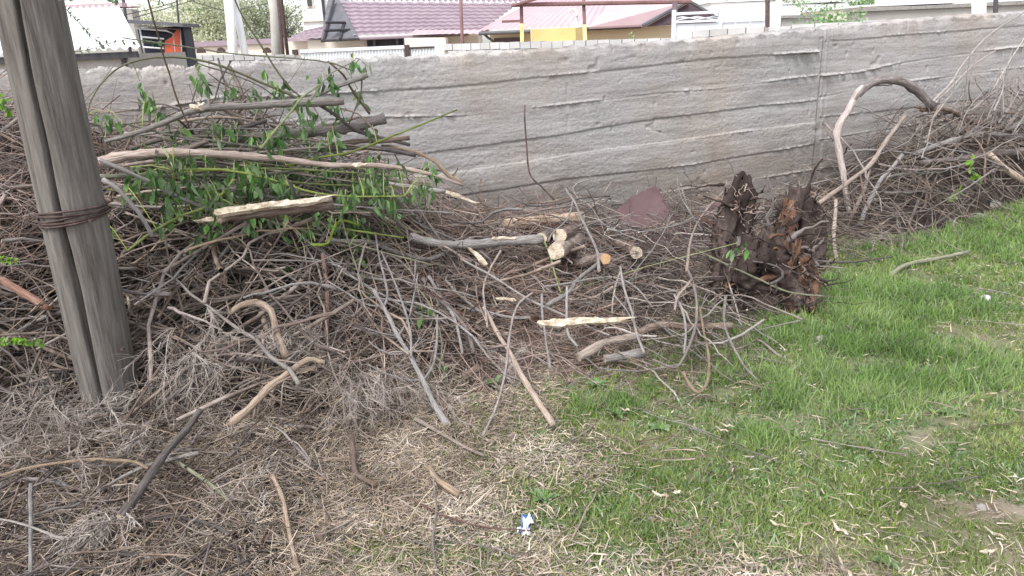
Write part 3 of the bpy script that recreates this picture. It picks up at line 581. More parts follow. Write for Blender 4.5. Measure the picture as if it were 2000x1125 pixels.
hero('bough', 'thick pale grey bough lying level in the right heap', g_['grey'], [(1790,300),(1850,277),(1920,262),(2010,270)], 20, 26, Y=[6.4,7.0], sprouts=3)
hero('bough', 'thick dark bough lying low in the right heap', g_['greydark'], [(1800,318),(1870,312),(1940,300),(2010,296)], 28, 38, Y=[6.2,6.8])
hero('bough', 'weathered bough below the dark one in the right heap', g_['tan'], [(1930,300),(1965,330),(2010,360)], 22, 26, Y=[6.3,6.3])

fan = random.Random(77)
for i in range(30):
    x0 = fan.uniform(1790, 1990); y0 = fan.uniform(215, 290); L_ = fan.uniform(80, 210); an = fan.gauss(.95, .3); Yb = fan.uniform(6.3, 7.0)
    x1, y1 = x0+L_*math.cos(an), y0-L_*math.sin(an); xm, ym = (x0+x1)/2+fan.uniform(-14, 14), (y0+y1)/2+fan.uniform(-10, 10)
    hero('twig', 'fine bare twig fanning up from the right heap toward the wall top', g_[fan.choice(['grey','pink','greydark','grey'])], [(x0, y0), (xm, ym), (x1, y1)], fan.uniform(5, 9), 2.5, Y=[Yb, Yb+.25], cat='twig', group='fine twigs fanning up at the right wall', sprouts=3)
# --- split log, torn tips, plank: pieces with flat faces
def slab(name, label, cat, m, A, B, w0, w1, th, up=(0, -.6, .8), parent=None, n=10, jag=.25):
    """flat torn piece from A to B (3D), width w, thickness th, ragged ends"""
    A = np.array(A, float); B = np.array(B, float); d = (B-A)/np.linalg.norm(B-A); u = np.array(up, float); u -= u.dot(d)*d; u /= np.linalg.norm(u); s = np.cross(d, u)
    V = []; F_ = []
    for i in range(n):
        f = i/(n-1); c = A+(B-A)*f + u*.006*math.sin(5*f+1)+s*.004*math.sin(9*f)+u*random.uniform(-.002, .002); w = (w0+(w1-w0)*f)*(1+.3*random.uniform(-1, 1))
        if i in (0, n-1): w *= .55
        e = d*random.uniform(-jag, jag)*.12*min(1, np.linalg.norm(B-A)/.35)
        h = th*random.uniform(.8, 1.1)
        V += [c-s*w/2+e, c+s*w*.0+u*h*.25+e*2, c+s*w/2-e, c+s*w/2-u*h, c-s*w/2-u*h]
    for i in range(n-1):
        for j in range(5):
            a = i*5+j; b = i*5+(j+1) % 5; F_.append((a, b, b+5, a+5))
    F_ += [(4,3,2,1,0), tuple(range((n-1)*5, n*5))]
    o = mesh_obj(name, V, F_, m, parent)
    if parent is None: tag(o, label, cat)
    return o
r = empty('split_log', atY(530, 410, 3.35)); tag(r, 'split brown log showing a long pale torn face above the dark heap', 'log')
lp = px_poly([(428,424),(470,418),(530,412),(590,405),(650,398)], Y=[3.35,3.55]); stick_obj('bark_side', [(lp, rad(len(lp), 28, 30))], g_['brown'], g_['cut'], r, 12)
slab('torn_face', '', '', g_['cut'], atY(418, 415, 3.33), atY(640, 383, 3.5), .055, .02, .02, parent=r, n=14)
slab('splinter', '', '', g_['cut'], atY(380, 432, 3.34), atY(432, 424, 3.34), .008, .03, .01, parent=r)
def splint(pts, Y, label): 
    o = slab('splinter', label, 'splinter', g_['cut'], atY(*pts[0], Y), atY(*pts[1], Y), .035, .008, .008); return o
splint([(868,374),(936,396)], 4.3, 'pale torn strip of wood lying against the wall right of the left heap')
splint([(372,207),(400,211)], 3.85, 'small pale splinter standing on the topmost grey bough')
splint([(398,205),(385,200)], 3.84, 'curled pale sliver beside the splinter on the topmost grey bough')
splint([(690,323),(716,318)], 3.7, 'pale splinter on the middle of the long pale bough')
slab('plank', 'pale split plank lying level on the centre of the brush heap', 'plank', g_['cut'], surf(1057, 632, .2), surf(1229, 620, .2), .045, .03, .02, n=12)
slab('splinter', 'yellow curled strip of bark left of the plank', 'splinter', g_['cut'], surf(968, 583, .15), surf(1010, 584, .15), .012, .02, .006)
slab('splinter', 'pale torn wood on the long grey log by the sawn ends', 'splinter', g_['cut'], surf(962, 466, .2), surf(1010, 463, .2), .03, .015, .01)
slab('splinter', 'ragged pale wood torn open under the long grey log', 'splinter', g_['cut'], surf(915, 483, .2), surf(950, 515, .2), .02, .03, .01)

# ------------------------------------------------------------------ leaves on the leafy branches
CL = [(690,118),(705,128),(640,145),(630,155),(650,165),(385,148),(388,155),(450,175),(445,190),(490,185),(520,152),(540,158),(545,172),(210,225),(205,232),(290,190),(285,205),(275,170),(440,262),(430,285),(445,300),(470,258),(590,240),(605,230),(655,212),(660,235),(585,258),(605,272),(640,272),(660,292),(650,315),(500,330),(340,365),(375,365),(470,370),(560,370),(440,440),(405,445),(770,450),(740,385),(788,383),(705,365),(690,345),(750,365),(845,325),(850,335),(640,430),(655,455),(700,500),(712,545),(705,575),(715,590),(552,515),(700,470),(745,468),(838,600),(835,620),(560,255),(510,300),(535,270),(620,290),(1440,485),(858,715),(750,340),(300,345),(700,185),(570,330),(650,375),(820,360)]
rl = random.Random(5)
for _ in range(110): CL.append((rl.gauss(470, 125), rl.gauss(350, 42)))
for _ in range(40): CL.append((rl.gauss(700, 55), rl.gauss(400, 50)))
for _ in range(10): CL.append((rl.gauss(590, 80), rl.gauss(250, 35)))
LB = {}
def leaf_geom(o, d, nrm, L_, w):
    """a folded pointed leaf: two quads + two tris"""
    d = d/np.linalg.norm(d); s = np.cross(d, nrm); s /= np.linalg.norm(s)+1e-9; u = np.cross(s, d)
    p = [o, o+d*L_*.35+s*w+u*w*.35, o+d*L_*.7+s*w*.75+u*w*.3-u*L_*.05, o+d*L_-u*L_*.12, o+d*L_*.7-s*w*.75+u*w*.3-u*L_*.05, o+d*L_*.35-s*w+u*w*.35, o+d*L_*.4, o+d*L_*.72-u*L_*.05]
    return p, [(0,1,6),(1,2,7,6),(2,3,7),(3,4,7),(4,5,6,7),(5,0,6)]
for (px, py) in CL:
    c0 = ray(px, py); c0n = c0/np.linalg.norm(c0); best = None
    for k, (root, P) in enumerate(LEAFY):
        cr_ = np.linalg.norm(np.cross(P-CAM, c0n), axis=1); i = int(cr_.argmin())
        if best is None or cr_[i] < best[0]: best = (cr_[i], k, i)
    _, k, i = best; P = LEAFY[k][1]; b = P[i]
    tt = np.dot(b-CAM, c0n); ctr = CAM + c0n*(tt+random.uniform(-.04, .30))
    V, F_, tw = LB.setdefault(k, ([], [], []))
    tw.append(np.array([b, (b+ctr)/2+np.array([0, 0, .03]), ctr+np.array([0, 0, .03])]))
    for _ in range(random.randint(5, 9)):
        o = ctr + rng.normal(0, 1, 3)*np.array([.022, .022, .022]); d = np.array([rng.normal(0, .4), rng.normal(0, .4), -1.0]); nr = rng.normal(0, 1, 3)
        pv, pf = leaf_geom(o, d, nr, random.uniform(.03, .085), random.uniform(.007, .017)); n0 = len(V); V += pv; F_ += [tuple(a+n0 for a in f) for f in pf]
for k, (V, F_, tw) in LB.items():
    root = LEAFY[k][0]; mesh_obj('leaves', V, F_, G['leaf'], root)
    for T3 in tw:
        Tt, Tq = tubes(T3[None], np.full((1, len(T3)), .002), 5); mesh_obj('twig', Tt, Tq, G['green'], root)

# ------------------------------------------------------------------ the tangle: random sticks
def gen_sticks(N, xr, tr, Lr, rr, K=7, bend=.35, depth=.2, lift=.08, dirb=None, seed=1, kink=.03, ground=False):
    g = np.random.default_rng(seed); x = g.uniform(*xr, N)
    f = np.interp(x, FX, FY); w = WY0+WK*x-.25; t = g.uniform(*tr, N); y = f+(w-f)*t
    z = pile_h(x, y)+ground_h(x, y)
    ex = .05; gxh = (pile_h(x+ex, y)-pile_h(x-ex, y))/(2*ex); gyh = (pile_h(x, y+ex)-pile_h(x, y-ex))/(2*ex)
    gxh = np.clip(gxh, -1.5, 1.5); gyh = np.clip(gyh, -1.5, 1.5)
    n = np.stack([-gxh, -gyh, np.ones(N)], -1); n /= np.linalg.norm(n, axis=1, keepdims=True)
    if dirb is None: a = g.uniform(0, 2*math.pi, N)
    else: a = g.normal(dirb[0], dirb[1], N)
    d = np.stack([np.cos(a), np.sin(a), g.normal(0, .18, N)], -1)
    d -= (d*n).sum(1, keepdims=True)*n*.9; d /= np.linalg.norm(d, axis=1, keepdims=True)
    L_ = g.uniform(*Lr, N)**1.0; r = g.uniform(*rr, N)**1.0
    c = np.stack([x, y, z], -1) + n*(g.uniform(-depth, lift, N))[:, None]
    s = np.linspace(-.5, .5, K)
    b = g.normal(0, 1, (N, 3)); b -= (b*d).sum(1, keepdims=True)*d; b /= np.linalg.norm(b, axis=1, keepdims=True)+1e-9
    bn = np.abs(g.normal(0, bend, N))
    P = c[:, None, :]+d[:, None, :]*(L_[:, None]*s[None])[..., None] + b[:, None, :]*(bn[:, None]*L_[:, None]*(s**2*1.6-.2)[None])[..., None]
    kk = g.normal(0, 1, (N, K, 3)).cumsum(1); kk -= kk.mean(1, keepdims=True); P += kk*kink*L_[:, None, None]*.5
    # stay in front of the wall and above ground
    lim = WY0+WK*P[..., 0]-.05; P[..., 1] = np.minimum(P[..., 1], lim)
    gz = ground_h(P[..., 0], P[..., 1])+r[:, None]*.7; P[..., 2] = np.maximum(P[..., 2], gz)
    Rr = r[:, None]*np.linspace(1, .45, K)[None]*(1+g.normal(0, .08, (N, K)))
    flip = g.random(N) < .5; P[flip] = P[flip][:, ::-1]
    return P, Rr
def shoots(P, Rr, frac, seed):
    """side shoots on a share of the sticks (arrays)"""
    g = np.random.default_rng(seed); N, K, _ = P.shape; sel = np.nonzero(g.random(N) < frac)[0]
    i = g.integers(2, K-1, len(sel)); o = P[sel, i]; d = P[sel, i]-P[sel, i-1]; L0 = np.linalg.norm(P[sel, -1]-P[sel, 0], axis=1)
    d /= np.linalg.norm(d, axis=1, keepdims=True)+1e-9; u = g.normal(0, 1, d.shape); u = d*.9+u*.6; u /= np.linalg.norm(u, axis=1, keepdims=True)
    s = np.linspace(0, 1, K)[None, :, None]; L1 = (L0*g.uniform(.2, .5, len(sel)))[:, None, None]
    Q = o[:, None, :]+u[:, None, :]*L1*s + g.normal(0, .12, (len(sel), 1, 3))*L1*s**2
    R2 = Rr[sel, i][:, None]*np.linspace(.65, .3, K)[None]
    Q[..., 1] = np.minimum(Q[..., 1], WY0+WK*Q[..., 0]-.04)
    return Q, R2, sel
# individual ones, in groups that share looks and place
SETS = [
 ('stick', 'weathered grey brown stick tangled in the dark left heap', 'stick', 'sticks tangled in the dark left heap', 185, (-3.2, -.2), (.05, .85), (.3, 1.2), (.003, .010), ['grey','brown','grey','tan','pink','greydark'], .25, None, 21, .12),
 ('twig', 'thin reddish brown twig fanning across the middle of the heap', 'twig', 'reddish twigs in the middle of the heap', 55, (-.7, .5), (.1, .95), (.4, 1.1), (.0028, .006), ['red','brown','pink'], .3, (-.5, .6), 22, .14),
 ('twig', 'thin grey bare twig arching in the right end of the centre heap', 'twig', 'grey twigs arching in the centre heap', 75, (.3, 1.7), (.02, .95), (.4, 1.0), (.003, .0065), ['grey','pink','greydark','pale'], .8, None, 23, .16),
 ('stick', 'grey stick lying in the straw and litter at the lower left', 'stick', 'sticks lying in the lower left litter', 60, (-2.5, -.75), (-.65, .02), (.15, .55), (.003, .009), ['grey','brown','tan','greydark'], .3, None, 25, .08),
 ('twig', 'bare dead twig of the right hand heap against the wall', 'twig', 'bare twigs of the right hand heap', 60, (2.9, 6.2), (.1, .98), (.5, 1.4), (.0035, .011), ['grey','greydark','pink','brown'], .35, (.4, .7), 24, .30),
]
cnt = 0
for (nm, lab, cat, grp, N, xr, tr, Lr, rr, mats, bend, dirb, seed, lift) in SETS:
    P, Rr = gen_sticks(N, xr, tr, Lr, rr, K=11, bend=bend, depth=-.02, lift=lift, dirb=dirb, seed=seed)
    Qp, Qr, sel = shoots(P, Rr, .5, seed+50); sd_ = {int(s): i for i, s in enumerate(sel)}
    for i in range(N):
        limbs = [(P[i], Rr[i])]
        if i in sd_: limbs.append((Qp[sd_[i]], Qr[sd_[i]]))
        o = stick_obj(nm, limbs, G[random.choice(mats)], G['cut'] if random.random() < .3 else None, n=6)
        c = P[i][0]; o.data.transform(Matrix.Translation(-Vector(c))); o.location = Vector(c)
        tag(o, lab, cat, grp)
# the mass that nobody could count
def mass(name, specs, mats, label, cat, core=False, m=5):
    Vs = []; Qs = []; MI = []; b = 0
    for mi, (P, Rr) in specs:
        V, Q = tubes(P, Rr, m); Vs.append(V); Qs.append(Q+b); MI.append(np.full(len(Q), mi)); b += len(V)
    o = mesh_obj(name, np.vstack(Vs), np.vstack(Qs), mats, None, True, np.concatenate(MI)); tag(o, label, cat, kind='stuff'); return o
sp = []
def addm(mi, *a, fr=.5, **k):
    P, Rr = gen_sticks(*a, **k); sp.append((mi, (P, Rr))); Q_, R_2, _ = shoots(P, Rr, fr, k['seed']+300); sp.append((mi, (Q_, R_2)))
addm(0, 2300, (-4.2, -.1), (-.02, 1), (.15, .8), (.0025, .007), depth=.2, lift=.06, seed=41)
addm(0, 1500, (-4.2, -.1), (-.05, 1), (.08, .4), (.0014, .0035), depth=.2, lift=.06, seed=42)
addm(0, 420, (-4.2, -.1), (0, 1), (.5, 1.3), (.005, .014), depth=.22, lift=.02, seed=43, bend=.15)
addm(1, 1100, (-.8, .6), (0, 1), (.25, .9), (.0016, .0045), depth=.2, lift=.08, seed=44, dirb=(-.5, .7))
addm(1, 800, (-.8, .6), (0, 1), (.1, .4), (.0012, .0028), depth=.1, lift=.08, seed=45)
addm(0, 850, (.4, 1.8), (-.03, 1), (.2, .8), (.0018, .0048), depth=.18, lift=.1, seed=46, bend=.6)
addm(0, 800, (.4, 1.9), (-.05, 1), (.08, .35), (.0012, .0028), depth=.1, lift=.08, seed=47)
addm(0, 750, (2.7, 7.5), (.0, 1), (.3, 1.1), (.002, .006), depth=.2, lift=.22, seed=48, bend=.3)
addm(0, 500, (1.6, 2.9), (.1, 1), (.1, .5), (.0015, .004), depth=.1, lift=.05, seed=49)
addm(1, 1200, (-4.2, -2.0), (.3, 1), (.3, 1.0), (.0016, .004), depth=.08, lift=.2, seed=50)
addm(0, 1500, (-2.8, -.8), (-.8, .08), (.12, .55), (.0014, .0048), depth=.05, lift=.09, seed=51)
addm(1, 500, (-2.7, -.6), (-.75, .05), (.08, .35), (.0012, .003), depth=.03, lift=.05, seed=52)
addm(1, 260, (-1.2, 1.2), (-.35, .02), (.08, .35), (.0012, .003), depth=.0, lift=.03, seed=53)
mass('brush', sp, [G['twig'], G['twigred']], 'tangled mass of small dead twigs filling the brush heap', 'brush')
# dark core under the twigs, coloured as the shade in the gaps
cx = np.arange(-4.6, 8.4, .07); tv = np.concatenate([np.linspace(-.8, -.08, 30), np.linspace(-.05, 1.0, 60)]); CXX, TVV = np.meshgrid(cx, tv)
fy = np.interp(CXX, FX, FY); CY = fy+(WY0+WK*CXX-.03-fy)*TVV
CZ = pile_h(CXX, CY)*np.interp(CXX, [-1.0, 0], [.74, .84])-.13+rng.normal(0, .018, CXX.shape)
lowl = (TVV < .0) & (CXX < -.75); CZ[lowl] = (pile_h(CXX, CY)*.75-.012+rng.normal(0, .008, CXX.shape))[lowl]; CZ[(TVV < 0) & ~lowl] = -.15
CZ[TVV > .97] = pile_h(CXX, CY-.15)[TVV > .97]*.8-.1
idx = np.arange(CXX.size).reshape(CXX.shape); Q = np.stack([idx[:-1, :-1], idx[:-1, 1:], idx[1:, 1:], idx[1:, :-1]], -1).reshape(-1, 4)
o = mesh_obj('heap_core', np.stack([CXX, CY, CZ], -1), Q, G['gapshade'], smooth=False); tag(o, 'dark litter core inside the brush heap, coloured as the shade between twigs', 'heap core', kind='stuff')

# ------------------------------------------------------------------ fine dead brush clumps
def clump(name, label, cat, m, px, py, N, Lr, spread, dirv, off=.12, rr=.0007, droop=.25, seed=1, curl=.12, K=6):
    """a heap of small dead sprays: each a curved twiglet with strands feathering off along it"""
    g = np.random.default_rng(seed); c = surf(px, py, off*.75); nb = max(10, N//42); KB = 9
    ob_ = c+g.normal(0, 1.3, (nb, 3))*np.array(spread)*[1.2, 1, .9]; bd = np.array(dirv, float)[None]*.9+g.normal(0, .6, (nb, 3)); bd /= np.linalg.norm(bd, axis=1, keepdims=True)
    BL = g.uniform(*Lr, nb)*1.0; s = np.linspace(0, 1, KB)[None, :, None]
    B = ob_[:, None]+bd[:, None]*BL[:, None, None]*s+g.normal(0, .35, (nb, 1, 3))*BL[:, None, None]*s**2+np.array([0, 0, -droop*.6])*BL[:, None, None]*s**2+g.normal(0, .035, (nb, KB, 3)).cumsum(1)*BL[:, None, None]
    n = nb*30; bi = np.repeat(np.arange(nb), 30); f = g.integers(0, KB-1, n); o = B[bi, f]+(B[bi, f+1]-B[bi, f])*g.random((n, 1)); t = B[bi, f+1]-B[bi, f]; t /= np.linalg.norm(t, axis=1, keepdims=True)+1e-9
    d = t*.8+g.normal(0, .42, (n, 3)); d /= np.linalg.norm(d, axis=1, keepdims=True); L_ = BL[bi]*g.uniform(.12, .5, n); s2 = np.linspace(0, 1, K)[None, :, None]
    P = o[:, None]+d[:, None]*L_[:, None, None]*s2+g.normal(0, .22, (n, 1, 3))*L_[:, None, None]*s2**2+np.array([0, 0, -droop*.5])*L_[:, None, None]*s2**2
    for A in (P, B): A[..., 2] = np.maximum(A[..., 2], ground_h(A[..., 0], A[..., 1])+pile_h(A[..., 0], A[..., 1])*.85+.004)
    V1, Q1 = tubes(B, g.uniform(1.5, 3.2, nb)[:, None]*rr*np.linspace(1.2, .5, KB)[None], 4); V2, Q2 = tubes(P, g.uniform(.7, 1.5, n)[:, None]*rr*np.linspace(1.2, .6, K)[None], 4)
    V = np.vstack([V1, V2]); Q = np.vstack([Q1, Q2+len(V1)]); ob = mesh_obj(name, V-c[None], Q, m, None, True); ob.location = Vector(c); tag(ob, label, cat)
CB = 'dead brush'
clump('dead_brush_clump', 'largest fluffy grey clump of fine dead brush, left of the forked branch butt', CB, G['hair'], 715, 735, 2600, (.1, .3), (.10, .05, .05), (.15, -.4, -.45), .14, seed=1)
clump('dead_brush_clump', 'tall pale spray of fine dead brush right of the pole', CB, G['hairtan'], 400, 680, 1100, (.1, .32), (.05, .04, .06), (.0, -.35, -.8), .12, seed=2)
clump('dead_brush_clump', 'grey spray of fine dead brush at the foot of the pole, left side', CB, G['hairtan'], 150, 790, 1500, (.1, .3), (.07, .04, .06), (.15, -.2, -.6), .16, seed=3)
clump('dead_brush_clump', 'grey spray of fine dead brush by the left edge', CB, G['hair'], 40, 850, 1200, (.1, .32), (.09, .05, .06), (.1, -.3, -.5), .14, seed=4)
clump('dead_brush_clump', 'straw coloured spray just right of the pole foot', CB, G['hairtan'], 285, 830, 500, (.12, .26), (.02, .02, .02), (-.15, -.4, -.8), .12, seed=5, rr=.001)
clump('dead_brush_clump', 'straw coloured spray fanning down in the lower left', CB, G['hairtan'], 215, 1015, 650, (.1, .22), (.02, .02, .01), (-.25, -.7, -.25), .10, seed=6, rr=.0011)
clump('dead_brush_clump', 'flat swirl of fine dry stems lying on straw near bottom left', CB, G['hairtan'], 480, 985, 700, (.1, .25), (.06, .04, .004), (.8, -.1, .0), .03, seed=7, rr=.0008, droop=0)
clump('dead_brush_clump', 'small tuft of fine dead brush by the arched tan bough', CB, G['hair'], 560, 650, 600, (.08, .2), (.04, .04, .03), (0, -.4, -.6), .12, seed=8)
clump('dead_brush_clump', 'fluffy tuft of dead brush between pole and dark rounded stick', CB, G['hair'], 330, 760, 900, (.08, .22), (.06, .04, .04), (0, -.4, -.6), .10, seed=9)
clump('dead_brush_clump', 'brown fine roots tuft under the tan peeled stick', CB, G['hairtan'], 1000, 690, 500, (.05, .14), (.04, .03, .02), (.1, -.3, -.2), .12, seed=10)

# ------------------------------------------------------------------ ground cover
def patch(x, y, L):
    s = np.zeros_like(x)
    for (px, py, rx, ry, a) in L:
        c = ground_at(px, py); s += a*np.exp(-((x-c[0])/rx)**2-((y-c[1])/ry)**2)
    return s
def low_noise(x, y, seed, f): return vnoise(x+20, y+20, seed, f, f)
BARE = [(1910,985,.26,.15,1),(1500,760,.12,.06,.6),(1350,930,.12,.06,.6),(1560,880,.14,.06,.6),(1800,850,.15,.05,.6),(1650,1050,.18,.08,.9),(1780,1110,.15,.05,.5),(1230,1060,.12,.1,.5),(1200,720,.6,.12,.6),(1480,640,.15,.1,.2),(1960,1090,.15,.08,.7)]
GREEN = [(1700,800,1.4,1.0,.36),(1600,640,1.3,.8,.55),(1950,560,2.4,1.6,.62),(1250,790,.35,.2,.9),(1100,850,.2,.2,.35),(1430,820,.6,.5,.7),(1450,1000,.6,.35,.5),(1180,1000,.22,.15,.6),(700,1085,.25,.12,.75),(900,1095,.3,.1,.45),(1050,970,.12,.1,.7),(1300,900,.3,.2,.4),(1150,1110,.4,.1,.35),(1750,1060,.9,.35,.42),(1900,900,.7,.3,.3),(1100,1040,.2,.12,.35),(1850,880,.8,.4,.5),(1780,470,1.2,.8,1)]
LUSH = [(1240,800,.25,.13,1),(1560,680,.40,.40,1),(1500,600,.22,.2,1),(1640,600,.5,.5,.9),(1700,640,.5,.5,.6),(1950,430,1.6,.8,1),(1380,800,.15,.1,.4),(1500,850,.12,.08,.4),(1800,720,.3,.2,.4),(1450,680,.2,.2,.8),(1600,740,.35,.2,.8)]
def scatter(N, seed, f):
    g = np.random.default_rng(seed); X = []; Y = []; tot = 0
    for _ in range(30):
        M_ = 200000; px = g.uniform(-60, 2060, M_); py = g.uniform(380, 1200, M_)
        d = Fv[None]+((px-1000)/FPX)[:, None]*Rv+((562.5-py)/FPX)[:, None]*Uv
        t = -CAM[2]/d[:, 2]; x = t*d[:, 0]; y = t*d[:, 1]
        keep = g.random(M_) < np.clip(y/7, .2, 1)*f(x, y)*(y < WY0+WK*x-.05)
        X.append(x[keep]); Y.append(y[keep]); tot += keep.sum()
        if tot >= N: break
    return np.concatenate(X)[:N], np.concatenate(Y)[:N], g
def blades(name, N, seed, f, m, Lr, wr, lean, label, cat, curl=.5, lie=False, zoff=0, tuft=0):
    x, y, g = scatter(N, seed, f)
    if tuft:
        k = len(x)//tuft; ci = g.integers(0, k, len(x)); r_ = .018*np.sqrt(y/3); x = x[ci]+g.normal(0, 1, len(x))*r_; y = y[ci]+g.normal(0, 1, len(x))*r_
        hs_ = g.uniform(.6, 1.25, k)[ci]
    else: hs_ = np.ones(len(x))
    n = len(x); z = ground_h(x, y); L_ = g.uniform(*Lr, n)*hs_*g.uniform(.6, 1.1, n); w = g.uniform(*wr, n)*np.clip(y/3.5, .9, 2)
    a = g.uniform(0, 2*math.pi, n); b = g.uniform(0, 2*math.pi, n)
    if lie:
        z = z+g.uniform(0.002, zoff if zoff else .03, n)
        d0 = np.stack([np.cos(a), np.sin(a), g.normal(.05, .28, n)], -1)
    else:
        ln = np.abs(g.normal(0, lean, n)); d0 = np.stack([np.cos(a)*ln, np.sin(a)*ln, np.ones(n)], -1)
    d0 /= np.linalg.norm(d0, axis=1, keepdims=True)
    h = np.stack([np.cos(a), np.sin(a), np.zeros(n)], -1)
    o = np.stack([x, y, z], -1); cu = g.uniform(0, curl, n)[:, None]
    if lie: h = np.stack([np.cos(b), np.sin(b), g.normal(0, .3, n)], -1)
    p1 = o+d0*L_[:, None]*.5+h*cu*L_[:, None]*.12; p2 = o+d0*L_[:, None]*.85+h*cu*L_[:, None]*.6+np.array([0, 0, -1])*cu*L_[:, None]*.25
    s = np.stack([-np.sin(b), np.cos(b), np.zeros(n)], -1)*w[:, None]
    if lie: s = np.cross(d0, np.array([0, 0, 1.])+g.normal(0, .5, (n, 3))); s = s/(np.linalg.norm(s, axis=1, keepdims=True)+1e-9)*w[:, None]
    for p in (p1, p2): p[:, 2] = np.maximum(p[:, 2], ground_h(p[:, 0], p[:, 1])+.002)
    V = np.stack([o-s, o+s, p1-s*.8, p1+s*.8, p2-s*.15, p2+s*.15], 1).reshape(-1, 3)
    i = (np.arange(n)*6)[:, None]; Q = np.concatenate([i+np.array([[0, 1, 3, 2]]), i+np.array([[2, 3, 5, 4]])])
    ob = mesh_obj(name, V, Q, m); tag(ob, label, cat, kind='stuff')
onpile = lambda x, y: pile_h(x, y) > .28
def f_green(x, y):
    return np.clip((patch(x, y, GREEN)+.10)*np.clip((low_noise(x, y, 11, 1.7)*.5+low_noise(x, y, 12, 6)*.35+low_noise(x, y, 16, 15)*.4-.34)*3.0, .05, 1.5) - patch(x, y, BARE)*.9, 0, 1)*(pile_h(x, y) < .1)
def f_lush(x, y):
    n = low_noise(x, y, 13, 2.6)*.6+low_noise(x, y, 15, 8)*.55
    return np.clip(patch(x, y, LUSH)*1.3*(n-.47)*4.2, 0, 1)*(pile_h(x, y) < .12)
def f_straw(x, y):
    return np.clip(1.0-.85*patch(x, y, GREEN)-.55*patch(x, y, LUSH)-.8*patch(x, y, BARE)+.1-.35*np.clip((x-.6)/.8, 0, 1), .05, 1)*(.35+.9*low_noise(x, y, 14, 4))*(pile_h(x, y) < .22)
blades('grass', 88000, 61, f_green, G['grass'], (.022, .06), (.0012, .0024), .6, 'short patchy green grass growing over the bare soil', 'grass', tuft=5)
blades('lush_grass', 44000, 62, f_lush, G['lush'], (.05, .125), (.0016, .003), .5, 'tall fresh green grass tufts by the heap and stump', 'grass', tuft=9)
blades('straw', 80000, 63, f_straw, G['straw'], (.02, .09), (.0009, .0027), .5, 'dry flattened straw covering the soil in the foreground', 'straw', lie=True, zoff=.028)
def f_mos(x, y): return np.clip((patch(x, y, GREEN)+.06)*(low_noise(x, y, 21, 2.2)+low_noise(x, y, 22, 9)-.75)*2.5-patch(x, y, BARE), 0, 1)*(pile_h(x, y) < .08)
blades('broad_leaf_weeds', 9000, 71, f_mos, G['weed'], (.025, .06), (.003, .0062), 1.1, 'low broad leaved weeds growing through the grass', 'weeds', tuft=6)
blades('ground_cover', 42000, 64, f_mos, G['weed'], (.008, .026), (.0022, .006), 1.6, 'tiny green weeds creeping over the soil', 'ground cover', curl=.2)
# moss stain of the soil under the grass (its own colour)
at = GROUND.data.attributes.new('moss', 'FLOAT', 'POINT'); at.data.foreach_set('value', (np.clip(patch(XX, YY, GREEN)*(.4+.9*low_noise(XX, YY, 11, 1.7))-.8*patch(XX, YY, BARE), 0, 1)).astype(np.float32).ravel())
t_ = gm.node_tree; an = t_.nodes.new('ShaderNodeAttribute'); an.attribute_name = 'moss'; mx = t_.nodes.new('ShaderNodeMix'); mx.data_type = 'RGBA'
old = t_.nodes['Principled BSDF'].inputs['Base Color'].links[0].from_socket
mm = t_.nodes.new('ShaderNodeMath'); mm.operation = 'MULTIPLY'; mm.inputs[1].default_value = .75; t_.links.new(an.outputs['Fac'], mm.inputs[0]); t_.links.new(mm.outputs[0], mx.inputs[0])
t_.links.new(old, mx.inputs[6]); mx.inputs[7].default_value = (.12, .155, .06, 1); t_.links.new(mx.outputs[2], t_.nodes['Principled BSDF'].inputs['Base Color'])
# straw resting on the low litter apron
def apron():
    g = np.random.default_rng(9); n = 75000; x = g.uniform(-2.6, .2, n); y = g.uniform(1.2, 3.2, n); k = (g.random(n) < np.clip((-.3-x)/.5+.5, .1, 1)*np.clip((.30-pile_h(x, y))/.2, 0, 1)*np.interp(x, [-1.7, -.9], [.28, 1])); x, y = x[k], y[k]; n = len(x)
    z = ground_h(x, y)+pile_h(x, y)+g.uniform(-.04, .035, n); a = g.uniform(0, 6.28, n); L_ = g.uniform(.02, .09, n)
    d = np.stack([np.cos(a), np.sin(a), g.normal(0, .35, n)], -1)*L_[:, None]; o = np.stack([x, y, z], -1)
    K = 4; s = np.linspace(0, 1, K)[None, :, None]; P = o[:, None]+d[:, None]*s+g.normal(0, .25, (n, 1, 3))*L_[:, None, None]*s**2
    P[..., 2] = np.maximum(P[..., 2], ground_h(P[..., 0], P[..., 1])+.002)
    Rr = np.broadcast_to(g.uniform(.0007, .0020, n)[:, None], (n, K)); V, Q = tubes(P, Rr, 3)
    tag(mesh_obj('dry_litter', V, Q, G['straw'], None, True), 'dry stems and straw littering the low left part of the heap', 'litter', kind='stuff')
apron()
